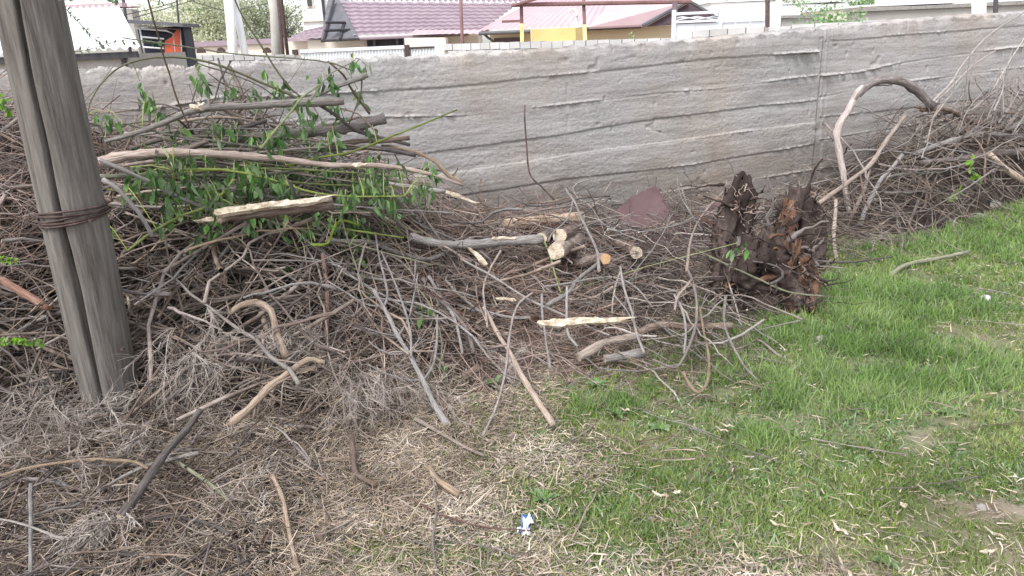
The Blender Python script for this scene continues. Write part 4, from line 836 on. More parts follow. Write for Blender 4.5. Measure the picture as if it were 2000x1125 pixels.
# chips and dead leaf bits among the grass
def chips():
    g = np.random.default_rng(19); V = []; F_ = []
    x, y, g2 = scatter(2000, 65, lambda x, y: np.clip(.35+.3*patch(x, y, BARE), 0, 1)*(pile_h(x, y) < .1))
    for i in range(len(x)):
        L_ = g.uniform(.004, .012)*(1 if g.random() > .03 else 1.6); w = L_*g.uniform(.2, .6); a = g.uniform(0, 6.28); c = np.array([x[i], y[i], float(ground_h(x[i], y[i]))+g.uniform(.004, .02)])
        d = np.array([math.cos(a), math.sin(a), g.normal(0, .3)]); s = np.array([-math.sin(a), math.cos(a), g.normal(0, .4)])
        n0 = len(V); V += [c-d*L_, c+s*w, c+d*L_, c-s*w*.7, c+np.array([0, 0, w*.4])]; F_ += [(n0,n0+1,n0+4),(n0+1,n0+2,n0+4),(n0+2,n0+3,n0+4),(n0+3,n0,n0+4)]
    tag(mesh_obj('bark_crumbs', V, F_, G['straw']), 'small crumbs of bark and dead leaf scattered through the grass', 'crumbs', kind='stuff')
chips()

# ------------------------------------------------------------------ things on the grass
def twig_on(px, py, L_, ang, r, m, label, group):
    c = ground_at(px, py, .02); d = np.array([math.cos(ang), math.sin(ang), 0])*L_
    P = c[None]+d[None]*np.linspace(-.5, .5, 9)[:, None]; P[:, 2] = ground_h(P[:, 0], P[:, 1])+r*.001+.03
    P = jitter(P, .012*L_/.3); limbs = [(P, rad(9, r, r*.6))]
    if L_ > .25:
        q = P[5][None]+(d*.3+rng.normal(0, .05, 3)*[1, 1, 0])[None]*np.linspace(0, 1, 5)[:, None]; q[:, 2] = np.maximum(q[:, 2], P[5][2]); limbs.append((q, rad(5, r*.6, r*.3)))
    o = stick_obj('fallen_twig', limbs, m, None, n=6); o.data.transform(Matrix.Translation(-Vector(P[0]))); o.location = Vector(P[0]); tag(o, label, 'twig', group)
for (px, py, L_, an, lab) in [(1640,850,.5,-.6,'thin twig lying slantwise in the middle of the grass'),(1930,830,.34,.1,'pale straight twig lying in the grass near the right edge'),(1800,945,.5,.12,'longest thin twig lying level in the lower right grass'),(1780,725,.3,.4,'twig lying in the lush grass right of centre'),
   (1970,590,.4,-.9,'pair forming pale twig in the grass at the right edge'),(1940,640,.35,-.6,'short pale twig in the grass below the right heap'),(1430,870,.42,-.8,'dark thin twig across the grass below the lush tuft'),(1290,858,.26,.05,'dark straight twig lying level under the lush tuft'),(1330,830,.36,-.7,'thin brown twig running through the grass to the lush tuft'),
   (1475,700,.3,-.6,'grey twig lying from the heap into the grass'),(1160,745,.4,.8,'grey twig leaning out of the straw before the centre logs'),(1100,880,.5,.9,'thin curved twig lying across straw below the tan stick'),(1560,600,.35,.0,'thin pale twig lying by the stump foot'),(1150,1010,.35,1.1,'yellowish stem rising beside the wrapper')]:
    twig_on(px, py, L_, an, random.uniform(2.2, 3.6), G[random.choice(['grey','tan','brown','pink'])], lab, 'thin twigs lying on the grass')
g3 = random.Random(3)
for i in range(34):
    px, py = (g3.uniform(1050, 1980), g3.uniform(760, 1110)) if i % 2 else (g3.uniform(560, 1250), g3.uniform(850, 1110))
    twig_on(px, py, g3.uniform(.1, .3), g3.uniform(0, 3.1), g3.uniform(1.3, 2.6), G[g3.choice(['grey','tan','brown','pink'])], 'small dry twig lying flat among the foreground grass and straw', 'small dry twigs on the ground')
def chip(px, py, L_, w, an, label, m=None, group='pale wood chips on the grass'):
    c = ground_at(px, py, .035); d = np.array([math.cos(an), math.sin(an), .15]); o = slab('wood_chip', label, 'wood chip', m or G['cut'], c-d*L_/2, c+d*L_/2, w, w*.6, .004, up=(.1, -.3, 1), n=5); o['group'] = group
for (px, py, L_, w, an, lab) in [(1008,990,.07,.008,1.4,'upright pale wood sliver standing just above the wrapper'),(1640,1032,.06,.012,1.9,'white wood chip on the bare patch at lower right'),(1650,1108,.08,.014,1.6,'long white wood chip at the bottom edge'),(1942,1040,.07,.008,2.0,'narrow white sliver on bare soil near the right edge'),
   (1765,985,.03,.02,.5,'small bright white chip left of the bare soil'),(1518,1022,.05,.012,2.4,'tan wood chip in the grass left of the bare patch'),(1735,1075,.04,.012,1.5,'tan chip just right of the lower bare patch'),(1290,965,.06,.012,2.6,'pale chip near the small weeds right of wrapper'),(1322,960,.03,.018,.6,'cream chip beside the pale chip right of the wrapper'),
   (1420,830,.05,.008,2.5,'pale chip in the grass below the lush tuft'),(1222,800,.03,.014,2.7,'orange tinted chip on the lush tuft'),(1280,1005,.04,.01,1.5,'upright tan chip right of the wrapper weeds'),(1930,1075,.05,.01,.1,'flat white chip at the lower right soil'),(1410,838,.06,.008,2.3,'thin pale shaving on the grass below centre')]:
    chip(px, py, L_, w, an, lab)
def rock(px, py, r, label, m, sq=(1, .8, .6)):
    import bmesh
    bm = bmesh.new(); bmesh.ops.create_icosphere(bm, subdivisions=3, radius=r); s = random.random()*9
    for v in bm.verts:
        k = 1+.16*math.sin(v.co.x/r*3+s)+.12*math.sin(v.co.y/r*4+s*2)+.05*math.sin(v.co.z/r*9+v.co.x/r*7); v.co *= k; v.co.x *= sq[0]; v.co.y *= sq[1]; v.co.z *= sq[2]
    me = bpy.data.meshes.new('stone'); bm.to_mesh(me); bm.free(); me.materials.append(m); o = bpy.data.objects.new('stone', me); COL.objects.link(o)
    c = ground_at(px, py); o.location = (c[0], c[1], float(ground_h(c[0], c[1]))+r*sq[2]*.55); o.rotation_euler = (0, 0, s)
    for p in me.polygons: p.use_smooth = True
    tag(o, label, 'stone')
rock(1921, 595, .035, 'whitish stone lying in the grass at the right', G['stonew'])
rock(1917, 990, .020, 'grey pebble on the bare soil near the right edge', G['stone'])
rock(1280, 872, .022, 'small pale stone in grass under the lush tuft', G['stone'])
rock(1305, 875, .016, 'tan pebble right of the small pale stone', G['stone'])
rock(1602, 665, .030, 'greyish brown clod in the lush grass right of the heap', G['stone'])
rock(1272, 1028, .018, 'grey pebble half hidden by weeds right of wrapper', G['stone'])
rock(1905, 430, .08, 'pale concrete rubble lump at the foot of the right heap', G['stone'], (1.2, .7, .5))
rock(1862, 440, .055, 'smaller rubble lump left of the pale concrete lump', G['stone'], (1.2, .7, .5))
rock(1940, 412, .07, 'grey rubble lump right of the pale concrete lump', G['stone'], (1.2, .7, .6))
rock(1965, 335, .20, 'large grey boulder in the right heap against the wall', G['stone'], (1.1, .8, .8))
# crumpled wrapper
def wrapper():
    c = ground_at(1028, 1030, .03); V = []; F_ = []; MI = []; nu, nv = 9, 13; g = np.random.default_rng(12)
    ax = atY(1042, 1012, c[1]+.03)-c; ax[2] = .02
    d = np.array([.32, .95, .15]); d /= np.linalg.norm(d); s = np.array([.93, -.3, -.1]); n = np.cross(s, d)
    for j in range(nv):
        for i in range(nu):
            f = (j/(nv-1)-.5)*.088; w = (i/(nu-1)-.5)*(.036+.013*math.sin(j*.9)); V.append(c+d*f+s*w+n*(g.normal(0, .004)+.009*math.sin(i*1.2+j*.8))+np.array([0, 0, .012]))
    for j in range(nv-1):
        for i in range(nu-1):
            a = j*nu+i; F_.append((a, a+1, a+nu+1, a+nu)); t = i*.9+j*.55
            MI.append(1 if (i < 1 and j > 3) or (j > 9 and i > 4) or (j < 2 and i in (1, 2)) or (i > 6 and 3 < j < 6) else 0)
    o = mesh_obj('wrapper', V, F_, [mat('foil_white', (.8, .82, .85), rough=.35, scale=30), mat('foil_blue', (.05, .11, .34), ramp=[(.10, .2, .42)], rough=.35, scale=30)], None, False, MI)
    md = o.modifiers.new('t', 'SOLIDIFY'); md.thickness = .0006
    tag(o, 'crumpled blue and white foil wrapper lying on the grass', 'wrapper')
wrapper()
# weeds
def weed(px, py, n, L_, w, label, seed, up=.5, m='weed', nm='weed', group=None, teeth=True):
    g = np.random.default_rng(seed); c = ground_at(px, py); c[2] = float(ground_h(c[0], c[1])); V = []; F_ = []
    for k in range(n):
        a = 2*math.pi*k/n+g.normal(0, .3); l = L_*.72*g.uniform(.6, 1.1); u = up*g.uniform(.5, 1.4); h = np.array([math.cos(a), math.sin(a), 0]); sd2 = np.array([-math.sin(a), math.cos(a), 0]); K = 9; n0 = len(V)
        for j in range(K):
            f = j/(K-1); ww = w*math.sin(math.pi*min(1, f*.9+.08))**.8*(1+(.45 if teeth and j % 2 else -.2*teeth)); p = c+h*l*f*(1-.25*u)+np.array([0, 0, l*u*(f-.55*f*f)+.004])
            if j == K-1: ww = .0005
            V += [p-sd2*ww+np.array([0, 0, ww*.4]), p, p+sd2*ww+np.array([0, 0, ww*.4])]
        for j in range(K-1):
            b = n0+j*3; F_ += [(b, b+1, b+4, b+3), (b+1, b+2, b+5, b+4)]
    o = mesh_obj(nm, np.array(V)-c, F_, G[m]); o.location = Vector(c); tag(o, label, 'weed', group)
weed(1062, 985, 9, .10, .010, 'dandelion rosette with upright toothed leaves above the wrapper', 1, .9, nm='dandelion')
weed(1085, 1030, 8, .07, .010, 'low leafy weed just right of the wrapper', 2, .4)
weed(1205, 812, 8, .11, .014, 'broad leaved weed at the left end of the lush tuft', 3, .7, teeth=False)
weed(1290, 838, 7, .09, .016, 'broad leaved dock under the lush tuft', 4, .5, teeth=False, nm='dock_plant')
weed(915, 1108, 8, .08, .012, 'leafy weed at the bottom edge left of centre', 5, .4, teeth=False)
weed(1640, 745, 9, .10, .014, 'grey green broad weed in the grass below the stump', 6, .3, teeth=False)
weed(1700, 790, 8, .10, .014, 'flat weed rosette right of the lush grass tufts', 7, .3)
weed(1950, 715, 9, .13, .014, 'large weed rosette near the right edge', 8, .5)
weed(1860, 800, 8, .10, .012, 'flat dusty weed in the right hand grass', 9, .3)
weed(1255, 960, 8, .06, .009, 'small weed right of the dandelion rosette', 10, .6)
weed(1360, 1075, 9, .07, .012, 'leafy weed at the bottom right of centre', 11, .4, teeth=False)
weed(1330, 1040, 8, .06, .010, 'little weed above the bottom leafy weed', 12, .5, teeth=False)
weed(965, 770, 6, .12, .018, 'dark leafy shoot growing from the foot of the centre heap', 13, 1.1, teeth=False)
weed(1165, 765, 8, .10, .010, 'grassy weed in the straw below the centre logs', 14, 1.0)
weed(1730, 1100, 8, .07, .012, 'leafy weed at the bottom edge right', 15, .4)
weed(1575, 640, 9, .14, .012, 'long leaved plant in lush grass before the stump', 16, .9, teeth=False)
weed(700, 1090, 8, .06, .009, 'small green weed at the bottom edge left', 17, .5)
weed(1410, 640, 6, .10, .016, 'dark leafy weed under the right end of heap', 18, .6, teeth=False)
weed(815, 860, 5, .05, .008, 'tiny green shoot in the straw by the forked branch', 19, 1.0)
# fern like fresh sprigs at the left edge
def sprig(pts, Y, label, m='leafy', n=14, L_=.035, w=.009, r=1.6, nl=2, stem='green'):
    P = px_poly(pts, Y=Y, n=16); root = empty('leafy_sprig', P[0]); tag(root, label, 'sprig'); stick_obj('stem', [(P, rad(16, r, r*.5))], G[stem], None, root, 5); V = []; F_ = []
    for k in range(n):
        i = 2+int(k*(13/n)); d = P[i]-P[i-1]; d /= np.linalg.norm(d)
        for s in (-1, 1):
            for _ in range(nl):
                dd = d*.6+np.array([rng.normal(0, .3), rng.normal(0, .5), s*.7+rng.normal(0, .3)]); pv, pf = leaf_geom(P[i], dd, rng.normal(0, 1, 3)+np.array([0, -1, 1]), L_*random.uniform(.6, 1.1), w); n0 = len(V); V += pv; F_ += [tuple(a+n0 for a in f) for f in pf]
    mesh_obj('leaves', V, F_, G[m], root)
sprig([(-30,672),(20,668),(55,668),(92,672)], 2.35, 'bright green feathery sprig at the left edge below pole wire level', L_=.024, w=.007, n=12)
sprig([(-30,505),(0,508),(38,510)], 2.4, 'small green sprig poking in at the left edge above the feathery one', L_=.02, w=.006, n=8)
sprig([(120,8),(150,40),(180,70),(212,98)], 3.0, 'twig with sparse little leaves hanging before the white roof', 'leaf', 10, .022, .004, 2, 1, 'olive')
sprig([(130,104),(180,95),(230,82),(300,85),(330,92)], 3.3, 'leafy twig crossing in front of the shed eave', 'leaf', 12, .022, .005, 1.8, 1, 'olive')
sprig([(115,2),(150,-8),(200,-4),(240,2)], 2.9, 'leafy twig beside the pole at the top edge', 'leaf', 10, .022, .006, 2, 2, 'olive')
sprig([(420,15),(370,20),(320,8),(280,-5)], 3.6, 'thin leafy twig in front of the bare trees', 'leaf', 8, .02, .004, 1.6, 1, 'olive')
sprig([(-20,190),(5,205),(20,225)], 3.4, 'green leaves showing left of the pole near the wall', 'leafy', 8, .05, .012, 2, 1)
sprig([(1900,300),(1895,325),(1905,345),(1920,360)], 6.0, 'fresh yellow green leaves sprouting in the right heap', 'leafy', 10, .06, .018, 3, 1)
sprig([(1850,395),(1862,380),(1875,370)], 5.9, 'little fresh shoot low in the right heap', 'leafy', 7, .05, .015, 3, 1)

# ------------------------------------------------------------------ timber pole with wire
def pole():
    base = ground_at(233, 838); top = atY(55, 0, base[1]-.02); ax = top-base; topx = base+ax*1.9
    root = empty('utility_pole', (base[0], base[1], 0)); tag(root, 'old cracked grey timber pole standing in the left heap', 'pole')
    K, n = 140, 120; V = []
    lo = base-ax*.08
    for i in range(K):
        f = i/(K-1); c = lo+(topx-lo)*f; z = c[2]; r0 = np.interp(z, [0, .8, 1.6, 3.2], [.116, .122, .118, .105])
        for j in range(n):
            a = 2*math.pi*j/n; r = r0*(1+.010*math.sin(3*a+1)+.006*math.sin(7*a+z*2)+.0035*math.sin(19*a+z*3)+.003*math.sin(31*a-z*1.3))
            ca = -1.50+.10*math.sin(z*1.3)+.05*math.sin(z*4)+.02*math.sin(z*11)      # the long crack, towards the camera
            da = (a-(ca % (2*math.pi))+math.pi) % (2*math.pi)-math.pi
            wd = .045+.02*math.sin(z*2.1)**2
            r -= .07*math.exp(-(da/wd)**2)*np.clip(.35+z*.6, .2, 1)
            da2 = (a-((ca-.62) % (2*math.pi))+math.pi) % (2*math.pi)-math.pi; r -= .012*math.exp(-(da2/.04)**2)*(1 if z > .9 else .3)
            V.append(c+np.array([math.cos(a), math.sin(a), 0])*r)
    F_ = [(i*n+j, i*n+(j+1) % n, (i+1)*n+(j+1) % n, (i+1)*n+j) for i in range(K-1) for j in range(n)]+[tuple(range((K-1)*n, K*n))]
    m = mat('weathered_pole', (.068, .058, .052), ramp=[(.14, .125, .113), (.205, .188, .172)], scale=9, stretch=(4, 4, .35), bump=.7, bscale=22, detail=9)
    mesh_obj('shaft', V, F_, m, root, True)
    # coils of wire, each a part
    for k, (dy, tl) in enumerate([(0, .014), (.016, .006), (.03, .010), (.044, -.004), (.058, .004)]):
        pc = atY(150, 404+dy*0, base[1]); z0 = pc[2]-.03+dy*.9-.02; P = []
        f = (z0-base[2])/(ax[2]); c = base+ax*f
        for j in range(41):
            a = 2*math.pi*j/40; rr = .1295+.004*math.sin(3*a+k); P.append(c+np.array([math.cos(a)*rr, math.sin(a)*rr, tl*math.cos(a)*1.2+.004*math.sin(2*a+k)]))
        b = MB(); b.tube(P, .0045, 0, 8); b.build('wire_coil', G['rust'], root, True)
    b = MB(); q = atY(218, 396, base[1]-.02); b.tube([q+np.array([-.02, .0, 0]), q+np.array([.01, -.01, .01]), q+np.array([.012, -.02, .03])], .005); b.build('wire_end', G['rust'], root, True)
    for (px, py) in ((242, 680), (181, 430)):
        q = atY(px, py, base[1]-.135); b = MB(); b.tube([q, q+np.array([0, -.02, .002])], [.006, .007]); b.build('nail', G['rust'], root)
pole()
# rebar sticking out of the wall foot
P = px_poly([(1025,205),(1025,235),(1029,290),(1035,340),(1058,365),(1082,390)], Y=[5.3,5.1], n=26)
o = stick_obj('rebar', [(P, rad(26, 5, 7, False))], G['rust'], None, n=8); tag(o, 'bent rusty rebar standing up against the concrete wall', 'rebar')
# plum metal sheets
def sheet(pts, gaps, label):
    q = [on_wall(px, py, gp) for (px, py), gp in zip(pts, gaps)]; n = np.cross(q[1]-q[0], q[2]-q[0]); n /= np.linalg.norm(n); t = n*.006
    if t[1] < 0: t = -t
    c = sum(q)/len(q); k = len(q); V = q+[p+t for p in q]
    F_ = [tuple(range(k)), tuple(range(2*k-1, k-1, -1))]+[(i, (i+1) % k, k+(i+1) % k, k+i) for i in range(k)]
    o = mesh_obj('metal_sheet', V, F_, G['plum']); tag(o, label, 'metal sheet')
sheet([(1205,412),(1228,388),(1281,362),(1345,462),(1365,520),(1240,520)], [.75,.7,.62,.82,1.0,1.0], 'dull plum painted metal sheet with pointed top leaning at the wall')
sheet([(1337,440),(1400,392),(1432,395),(1440,500),(1350,500)], [.75,.6,.6,.95,.95], 'second plum metal sheet half hidden behind the stump')

# ------------------------------------------------------------------ uprooted stump
def stump(label, cx, cy, parts):
    base = surf(cx, cy, .02); root = empty('tree_stump', (base[0], base[1], 0)); tag(root, label, 'tree stump')
    for (kind, px0, py0, px1, py1, r0, r1, Yo, m, seed) in parts:
        A = atY(px0, py0, base[1]+Yo); B = atY(px1, py1, base[1]+Yo+.05); gg = np.random.default_rng(seed); ph = gg.uniform(0, 6, 12); d = B-A; K, n = 40, 48; V = []
        nz2 = np.random.default_rng(seed+9).random((24, 24))
        for i in range(K):
            f = i/(K-1); c = A+d*f+np.array([.035*math.sin(f*5+ph[0]), .02*math.sin(f*4+ph[1]), 0]); r = (r0+(r1-r0)*f)*(1-.45*max(0, f-.8)/.2)*.85
            for j in range(n):
                a = 2*math.pi*j/n; k = 1+.22*math.sin(3*a+ph[2]+f*3)+.16*math.sin(5*a+ph[3]-f*4)+.10*abs(math.sin(6*a+ph[4]+f*5))+.18*(nz2[int(f*11), j//2 % 24]-.5)+gg.normal(0, .04)
                V.append(c+np.array([math.cos(a)*r*k, math.sin(a)*r*k, (.06*nz2[3, j//3] if i > K-3 else 0)]))
        F_ = [(i*n+j, i*n+(j+1) % n, (i+1)*n+(j+1) % n, (i+1)*n+j) for i in range(K-1) for j in range(n)]
        V.append(B-np.array([0, 0, .06])); F_ += [((K-1)*n+j, (K-1)*n+(j+1) % n, K*n) for j in range(n)]
        mesh_obj(kind, V, F_, G[m], root, True)
        # torn roots hugging the wood and curling away, thick to hair thin
        def roots(Nr, La, Lb, ra, rb, al, kink):
            f = gg.uniform(-.05, .95, Nr); o = A[None]+d[None]*f[:, None]; a = gg.uniform(math.pi*.8, math.pi*2.2, Nr); q = (r0+(r1-r0)*f)*.8
            out = np.stack([np.cos(a), np.sin(a), 0*a], -1); o = o+out*q[:, None]; up = d/np.linalg.norm(d); sg = np.where(gg.random(Nr) < .6, 1, -.8)
            dd = out*(1-al)+up[None]*(al*sg)[:, None]+gg.normal(0, .35, (Nr, 3)); dd /= np.linalg.norm(dd, axis=1, keepdims=True); L_ = gg.uniform(La, Lb, Nr)*gg.uniform(.5, 1, Nr); K2 = 10; s = np.linspace(0, 1, K2)[None, :, None]
            P = o[:, None]+dd[:, None]*L_[:, None, None]*s+gg.normal(0, .6, (Nr, 1, 3))*L_[:, None, None]*s**2+gg.normal(0, kink, (Nr, K2, 3)).cumsum(1)*L_[:, None, None]
            P[..., 2] = np.maximum(P[..., 2], .01); return tubes(P, (ra+(rb-ra)*gg.random(Nr)**2)[:, None]*np.linspace(1.2, .25, K2)[None]*(1+gg.normal(0, .12, (Nr, K2))), 6)
        for q in range(9):
            Vv, Qq = roots(1, .12, .27, .010, .024, .75, .06); mesh_obj('root', Vv, Qq, G[('dead', 'greydark', 'dead', 'deadred')[q % 4]], root, True)
        Vv, Qq = roots(46, .06, .22, .003, .011, .5, .08); o1 = mesh_obj('fine_roots', Vv, Qq, G['dead'], root, True); o1['kind'] = 'stuff'
        Vv, Qq = roots(90, .03, .14, .0015, .004, .35, .10); o1 = mesh_obj('root_hairs', Vv, Qq, G['twigred'], root, True); o1['kind'] = 'stuff'
    return root
stump('larger dark uprooted stump with tall root column left of it, brown rotten wood', 1490, 590, [
  ('root_column', 1432, 520, 1437, 350, .13, .085, .25, 'dead', 1),
  ('root_mass', 1450, 590, 1468, 470, .20, .14, .10, 'dead', 2),
  ('trunk', 1515, 600, 1512, 460, .20, .13, .05, 'dead', 3),
  ('rotten_wood', 1572, 600, 1550, 480, .09, .07, -.05, 'deadred', 5)])
stump('smaller dark stump with spiky crown behind the larger one, nearest the tan bough', 1570, 520, [
  ('trunk', 1562, 540, 1567, 375, .17, .10, .2, 'dead', 4),
  ('sawn_face', 1535, 500, 1530, 400, .08, .05, .12, 'deadred', 6)])
o = None
for pts, lab in (([(1395,470),(1408,430),(1415,395),(1422,372)], 'thin root curling up left of the root column'), ([(1598,520),(1580,500),(1555,492)], 'pale curved root in front of the small stump'), ([(1505,555),(1530,540),(1520,520),(1470,510)], 'grey curved root across the stump face')):
    hero('root', lab, g_['greydark'], pts, 8, 5, off=.3, cat='root')

# ------------------------------------------------------------------ background behind the wall
def zat(px, py, Y): return float(atY(px, py, Y)[2])
def xat(px, Y, py=80): return float(atY(px, py, Y)[0])
def pt(px, Y, py=80): p = atY(px, py, Y); return (float(p[0]), float(p[1]))
def simple_box(mb, px0, px1, pyt, pyb, Y, dep, m=0):
    pm = (px0+px1)/2; x0, x1 = xat(px0, Y, pyt), xat(px1, Y, pyt); zb = 0 if pyb is None else zat(pm, pyb, Y); mb.box((x0, Y, zb), (x1, Y+dep, zat(pm, pyt, Y)), m)
def corr_sheet(o, u, v, nu, amp, period, m=0, mb=None, steps=0, nv=2):
    """corrugated surface: origin o, u across the corrugations, v down the slope"""
    o, u, v = map(lambda q: np.array(q, float), (o, u, v)); n = np.cross(u, v); n /= np.linalg.norm(n)
    if n[2] < 0: n = -n
    L_ = np.linalg.norm(u); nv = max(nv, 2); V = []; F_ = []
    for j in range(nv):
        for i in range(nu+1):
            f = i/nu; w = amp*math.sin(2*math.pi*f*L_/period); st = 0
            if steps: st = ((j % 2))*.03
            V.append(o+u*f+v*(((j+1)//2)/(nv//2) if steps else j/(nv-1))+n*(w+st))
    for j in range(nv-1):
        for i in range(nu): a = j*(nu+1)+i; F_.append((a, a+1, a+nu+2, a+nu+1))
    mb.add(V, F_, m)
# shed with white corrugated roof (12-14 m)
def shed():
    Ye, Yr = 12.0, 14.2; r = empty('shed', (xat(120, Ye), Ye, 0)); tag(r, 'low grey shed with white corrugated roof behind the pole', 'shed')
    xl, xr = xat(-260, Ye), xat(284, Ye, 100); ze = zat(140, 99, Ye); zr = zat(130, 18, Yr); xrr = xat(240, Yr, 18)
    mb = MB(); nu = 260
    o = np.array([xl, Ye-.15, ze]); V = []; nv = 8
    for j in range(nv):
        f = j/(nv-1)
        for i in range(nu+1):
            g = i/nu; xe = xl+(xr-xl)*g; xt = xl+(xrr-xl)*g; V.append((xe+(xt-xe)*f, Ye-.15+(Yr-Ye)*f, ze+(zr-ze)*f+.022*math.sin(g*(xr-xl)*2*math.pi/.16)+(.012 if f > .5 else 0)))
    mb.add(V, [(j*(nu+1)+i, j*(nu+1)+i+1, (j+1)*(nu+1)+i+1, (j+1)*(nu+1)+i) for j in range(nv-1) for i in range(nu)]); mb.build('roof', G['corr'], r, True)
    mb = MB(); mb.box((xl+.2, Ye, -.1), (xat(249, Ye, 110), Yr, ze-.08)); mb.build('wall', G['render'], r)
    mb = MB(); mb.box((xl, Ye-.1, ze-.14), (xr-.1, Ye-.02, ze-.05)); mb.build('eave_board', G['dark'], r)
    mb = MB(); mb.box((xl, Yr-.05, zr+.0), (xrr+.02, Yr+.15, zr+.07)); mb.build('ridge_cap', G['pinkroof'], r)
    mb = MB(); x = xat(244, Ye, 120); mb.box((x-.03, Ye-.06, 0), (x+.03, Ye-.005, ze-.15)); mb.build('post', G['dark'], r)
shed()
# kiosk with tarp and orange panel
def kiosk():
    Y = 16.0; r = empty('kiosk', (xat(300, Y), Y, 0)); tag(r, 'dark canopy kiosk with orange red panel and white tube frame', 'kiosk')
    x0, x1 = xat(258, Y, 60), xat(360, Y, 60); z1 = zat(305, 46, Y)
    mb = MB(); mb.box((x0, Y+.25, 0), (x1-.12, Y+.7, z1-.06)); mb.build('tarp', G['navy'], r)
    mb = MB(); V = [(x0-.05, Y-.1, z1+.10), (x1+.02, Y-.1, z1-.02), (x1+.02, Y+.8, z1-.02), (x0-.05, Y+.8, z1+.10)]; mb.add(V+[(a, b, c-.07) for a, b, c in V], [(0,1,2,3),(7,6,5,4),(0,4,5,1),(1,5,6,2),(2,6,7,3),(3,7,4,0)]); mb.build('roof', G['truss'], r)
    pv = [atY(px, py, Y+.2) for px, py in [(322,110),(322,80),(335,72),(345,58),(350,58),(353,110)]]; mb = MB(); k = len(pv); V = pv+[p+np.array([0, .045, 0]) for p in pv]; mb.add(V, [tuple(range(k)), tuple(range(2*k-1, k-1, -1))]+[(i, (i+1) % k, k+(i+1) % k, k+i) for i in range(k)]); mb.build('panel', G['orange'], r)
    for pts in ([(272,51),(283,108)], [(262,55),(325,60),(338,66),(342,108)], [(272,50),(352,57),(355,108)], [(276,72),(320,76)], [(280,92),(320,95)]):
        mb = MB(); mb.tube([atY(a, b, Y+.1) for a, b in pts], .018, 0, 6); mb.build('frame_tube', G['white'], r, True)
kiosk()
# far masonry walls of hollow blocks
def block_wall(name, label, px0, Y0, px1, Y1, pyt0, pyt1, rows, bw, bh, gapfn=None, low=0.4):
    A = np.array(pt(px0, Y0)); B = np.array(pt(px1, Y1)); L_ = np.linalg.norm(B-A); zA = zat(px0, pyt0, Y0); zB = zat(px1, pyt1, Y1)
    r = empty(name, (*A, 0)); tag(r, label, 'wall'); d = (B-A)/L_; n = int(L_/bw); mb = MB()
    mb.obox(A+np.array([0, .03]), B+np.array([0, .03]), -.1, zA-rows*bh-.01, .2, 0, zB-rows*bh-.01); mb.build('lower_wall', G['render'], r)
    mb = MB()
    for j in range(rows):
        for i in range(n):
            sh = (bw/2 if j % 2 else 0); a0 = i*bw+sh; a1 = a0+bw-.018
            if a1 > L_: continue
            z = lambda s: zA+(zB-zA)*s/L_; zt = z(a0)-j*bh+random.uniform(-.006, .006); jj = random.uniform(-.012, .012); nn = np.array([-d[1], d[0]])*jj
            mb.obox(A+d*a0+nn, A+d*a1+nn, zt-bh+.015, zt, .19)
    mb.build('blocks', G['block'], r)
    mb = MB(); mb.obox(A+np.array([0, .05]), B+np.array([0, .05]), zA-rows*bh-.005, zA-.02, .12, 0, zB-.02); mb.build('mortar', G['render'], r)
G['block'] = mat('cement_blocks', (.40, .39, .38), ramp=[(.58, .57, .56)], scale=1.3, island=.12, bump=.3)
block_wall('block_wall', 'low cement block wall between the shed and white gate', 242, 20, 582, 21, 109, 107, 2, .26, .15)
block_wall('block_wall', 'long cement block wall right of the white gate with clean top course', 866, 19, 1360, 15, 86, 73, 3, .29, .16)
block_wall('block_wall', 'short stepped cement block wall before the large white gate', 1352, 13, 1515, 12.4, 59, 50, 2, .29, .125)
block_wall('block_wall', 'low pale block course behind the wall top at right of the seam', 1500, 11.5, 1760, 11, 52, 36, 1, .32, .2)
# cream perimeter wall with tiled coping and arches
def cream_wall():
    Y = 30; A, B = pt(358, 31), pt(640, 30); z0 = zat(500, 76, Y); r = empty('perimeter_wall', (*A, 0)); tag(r, 'cream garden wall with mauve coping and small arched openings', 'wall')
    mb = MB(); mb.obox(A, B, 0, z0-.2, .25); mb.build('wall', G['cream'], r)
    mb = MB(); A2 = np.array(A)+[0, -.15]; B2 = np.array(B)+[0, -.15]; mb.obox(A2, B2, z0-.19, z0, .6); mb.build('coping', G['mauve'], r)
    for px in (392, 431, 521):
        a = atY(px, 101, Y-.02); mb = MB(); K = 10; V = []; rr = .16
        for k in range(K+1): t = math.pi*k/K; V.append((a[0]+rr*math.cos(t), Y-.03, a[2]-.05+rr*1.3*math.sin(t)))
        V += [(x, Y+.1, z) for x, y, z in V]; n = K+1; mb.add(V, [tuple(range(n-1, -1, -1)), tuple(range(n, 2*n))]+[(i, i+1, n+i+1, n+i) for i in range(K)]+[(K, 0, n, n+K)]); mb.build('arch', G['rust'], r)
cream_wall()
# two storey white house, small mauve roof
def white_house():
    Y = 42; r = empty('house', (xat(617, Y), Y, 0)); tag(r, 'tall white two storey house cut by the top edge', 'house')
    x0, x1 = xat(592, Y, 40), xat(645, Y, 40); mb = MB(); mb.box((x0, Y, 0), (x1, Y+6, zat(600, -60, Y))); mb.build('wall', G['white'], r)
    mb = MB(); mb.box((x0-.1, Y-.12, zat(617, 42, Y)), (x1+.02, Y-.003, zat(617, 38, Y))); mb.build('string_course', G['cream'], r)
    xa, xb = xat(601, Y, 8), xat(610, Y, 8); fr = MB(); fr.box((xa-.08, Y-.05, zat(605, 15, Y)), (xb+.08, Y-.003, zat(605, -12, Y))); w = fr.build('window', G['cream'], r)
    p = MB(); p.box((xa, Y-.08, zat(605, 12, Y)), (xb, Y-.053, zat(605, -9, Y))); p.build('pane', G['glass'], w)
    x = xat(633, Y, 20); mb = MB(); mb.box((x-.06, Y-.16, 0), (x+.06, Y-.02, zat(605, -60, Y))); mb.build('downpipe', G['dark'], r)
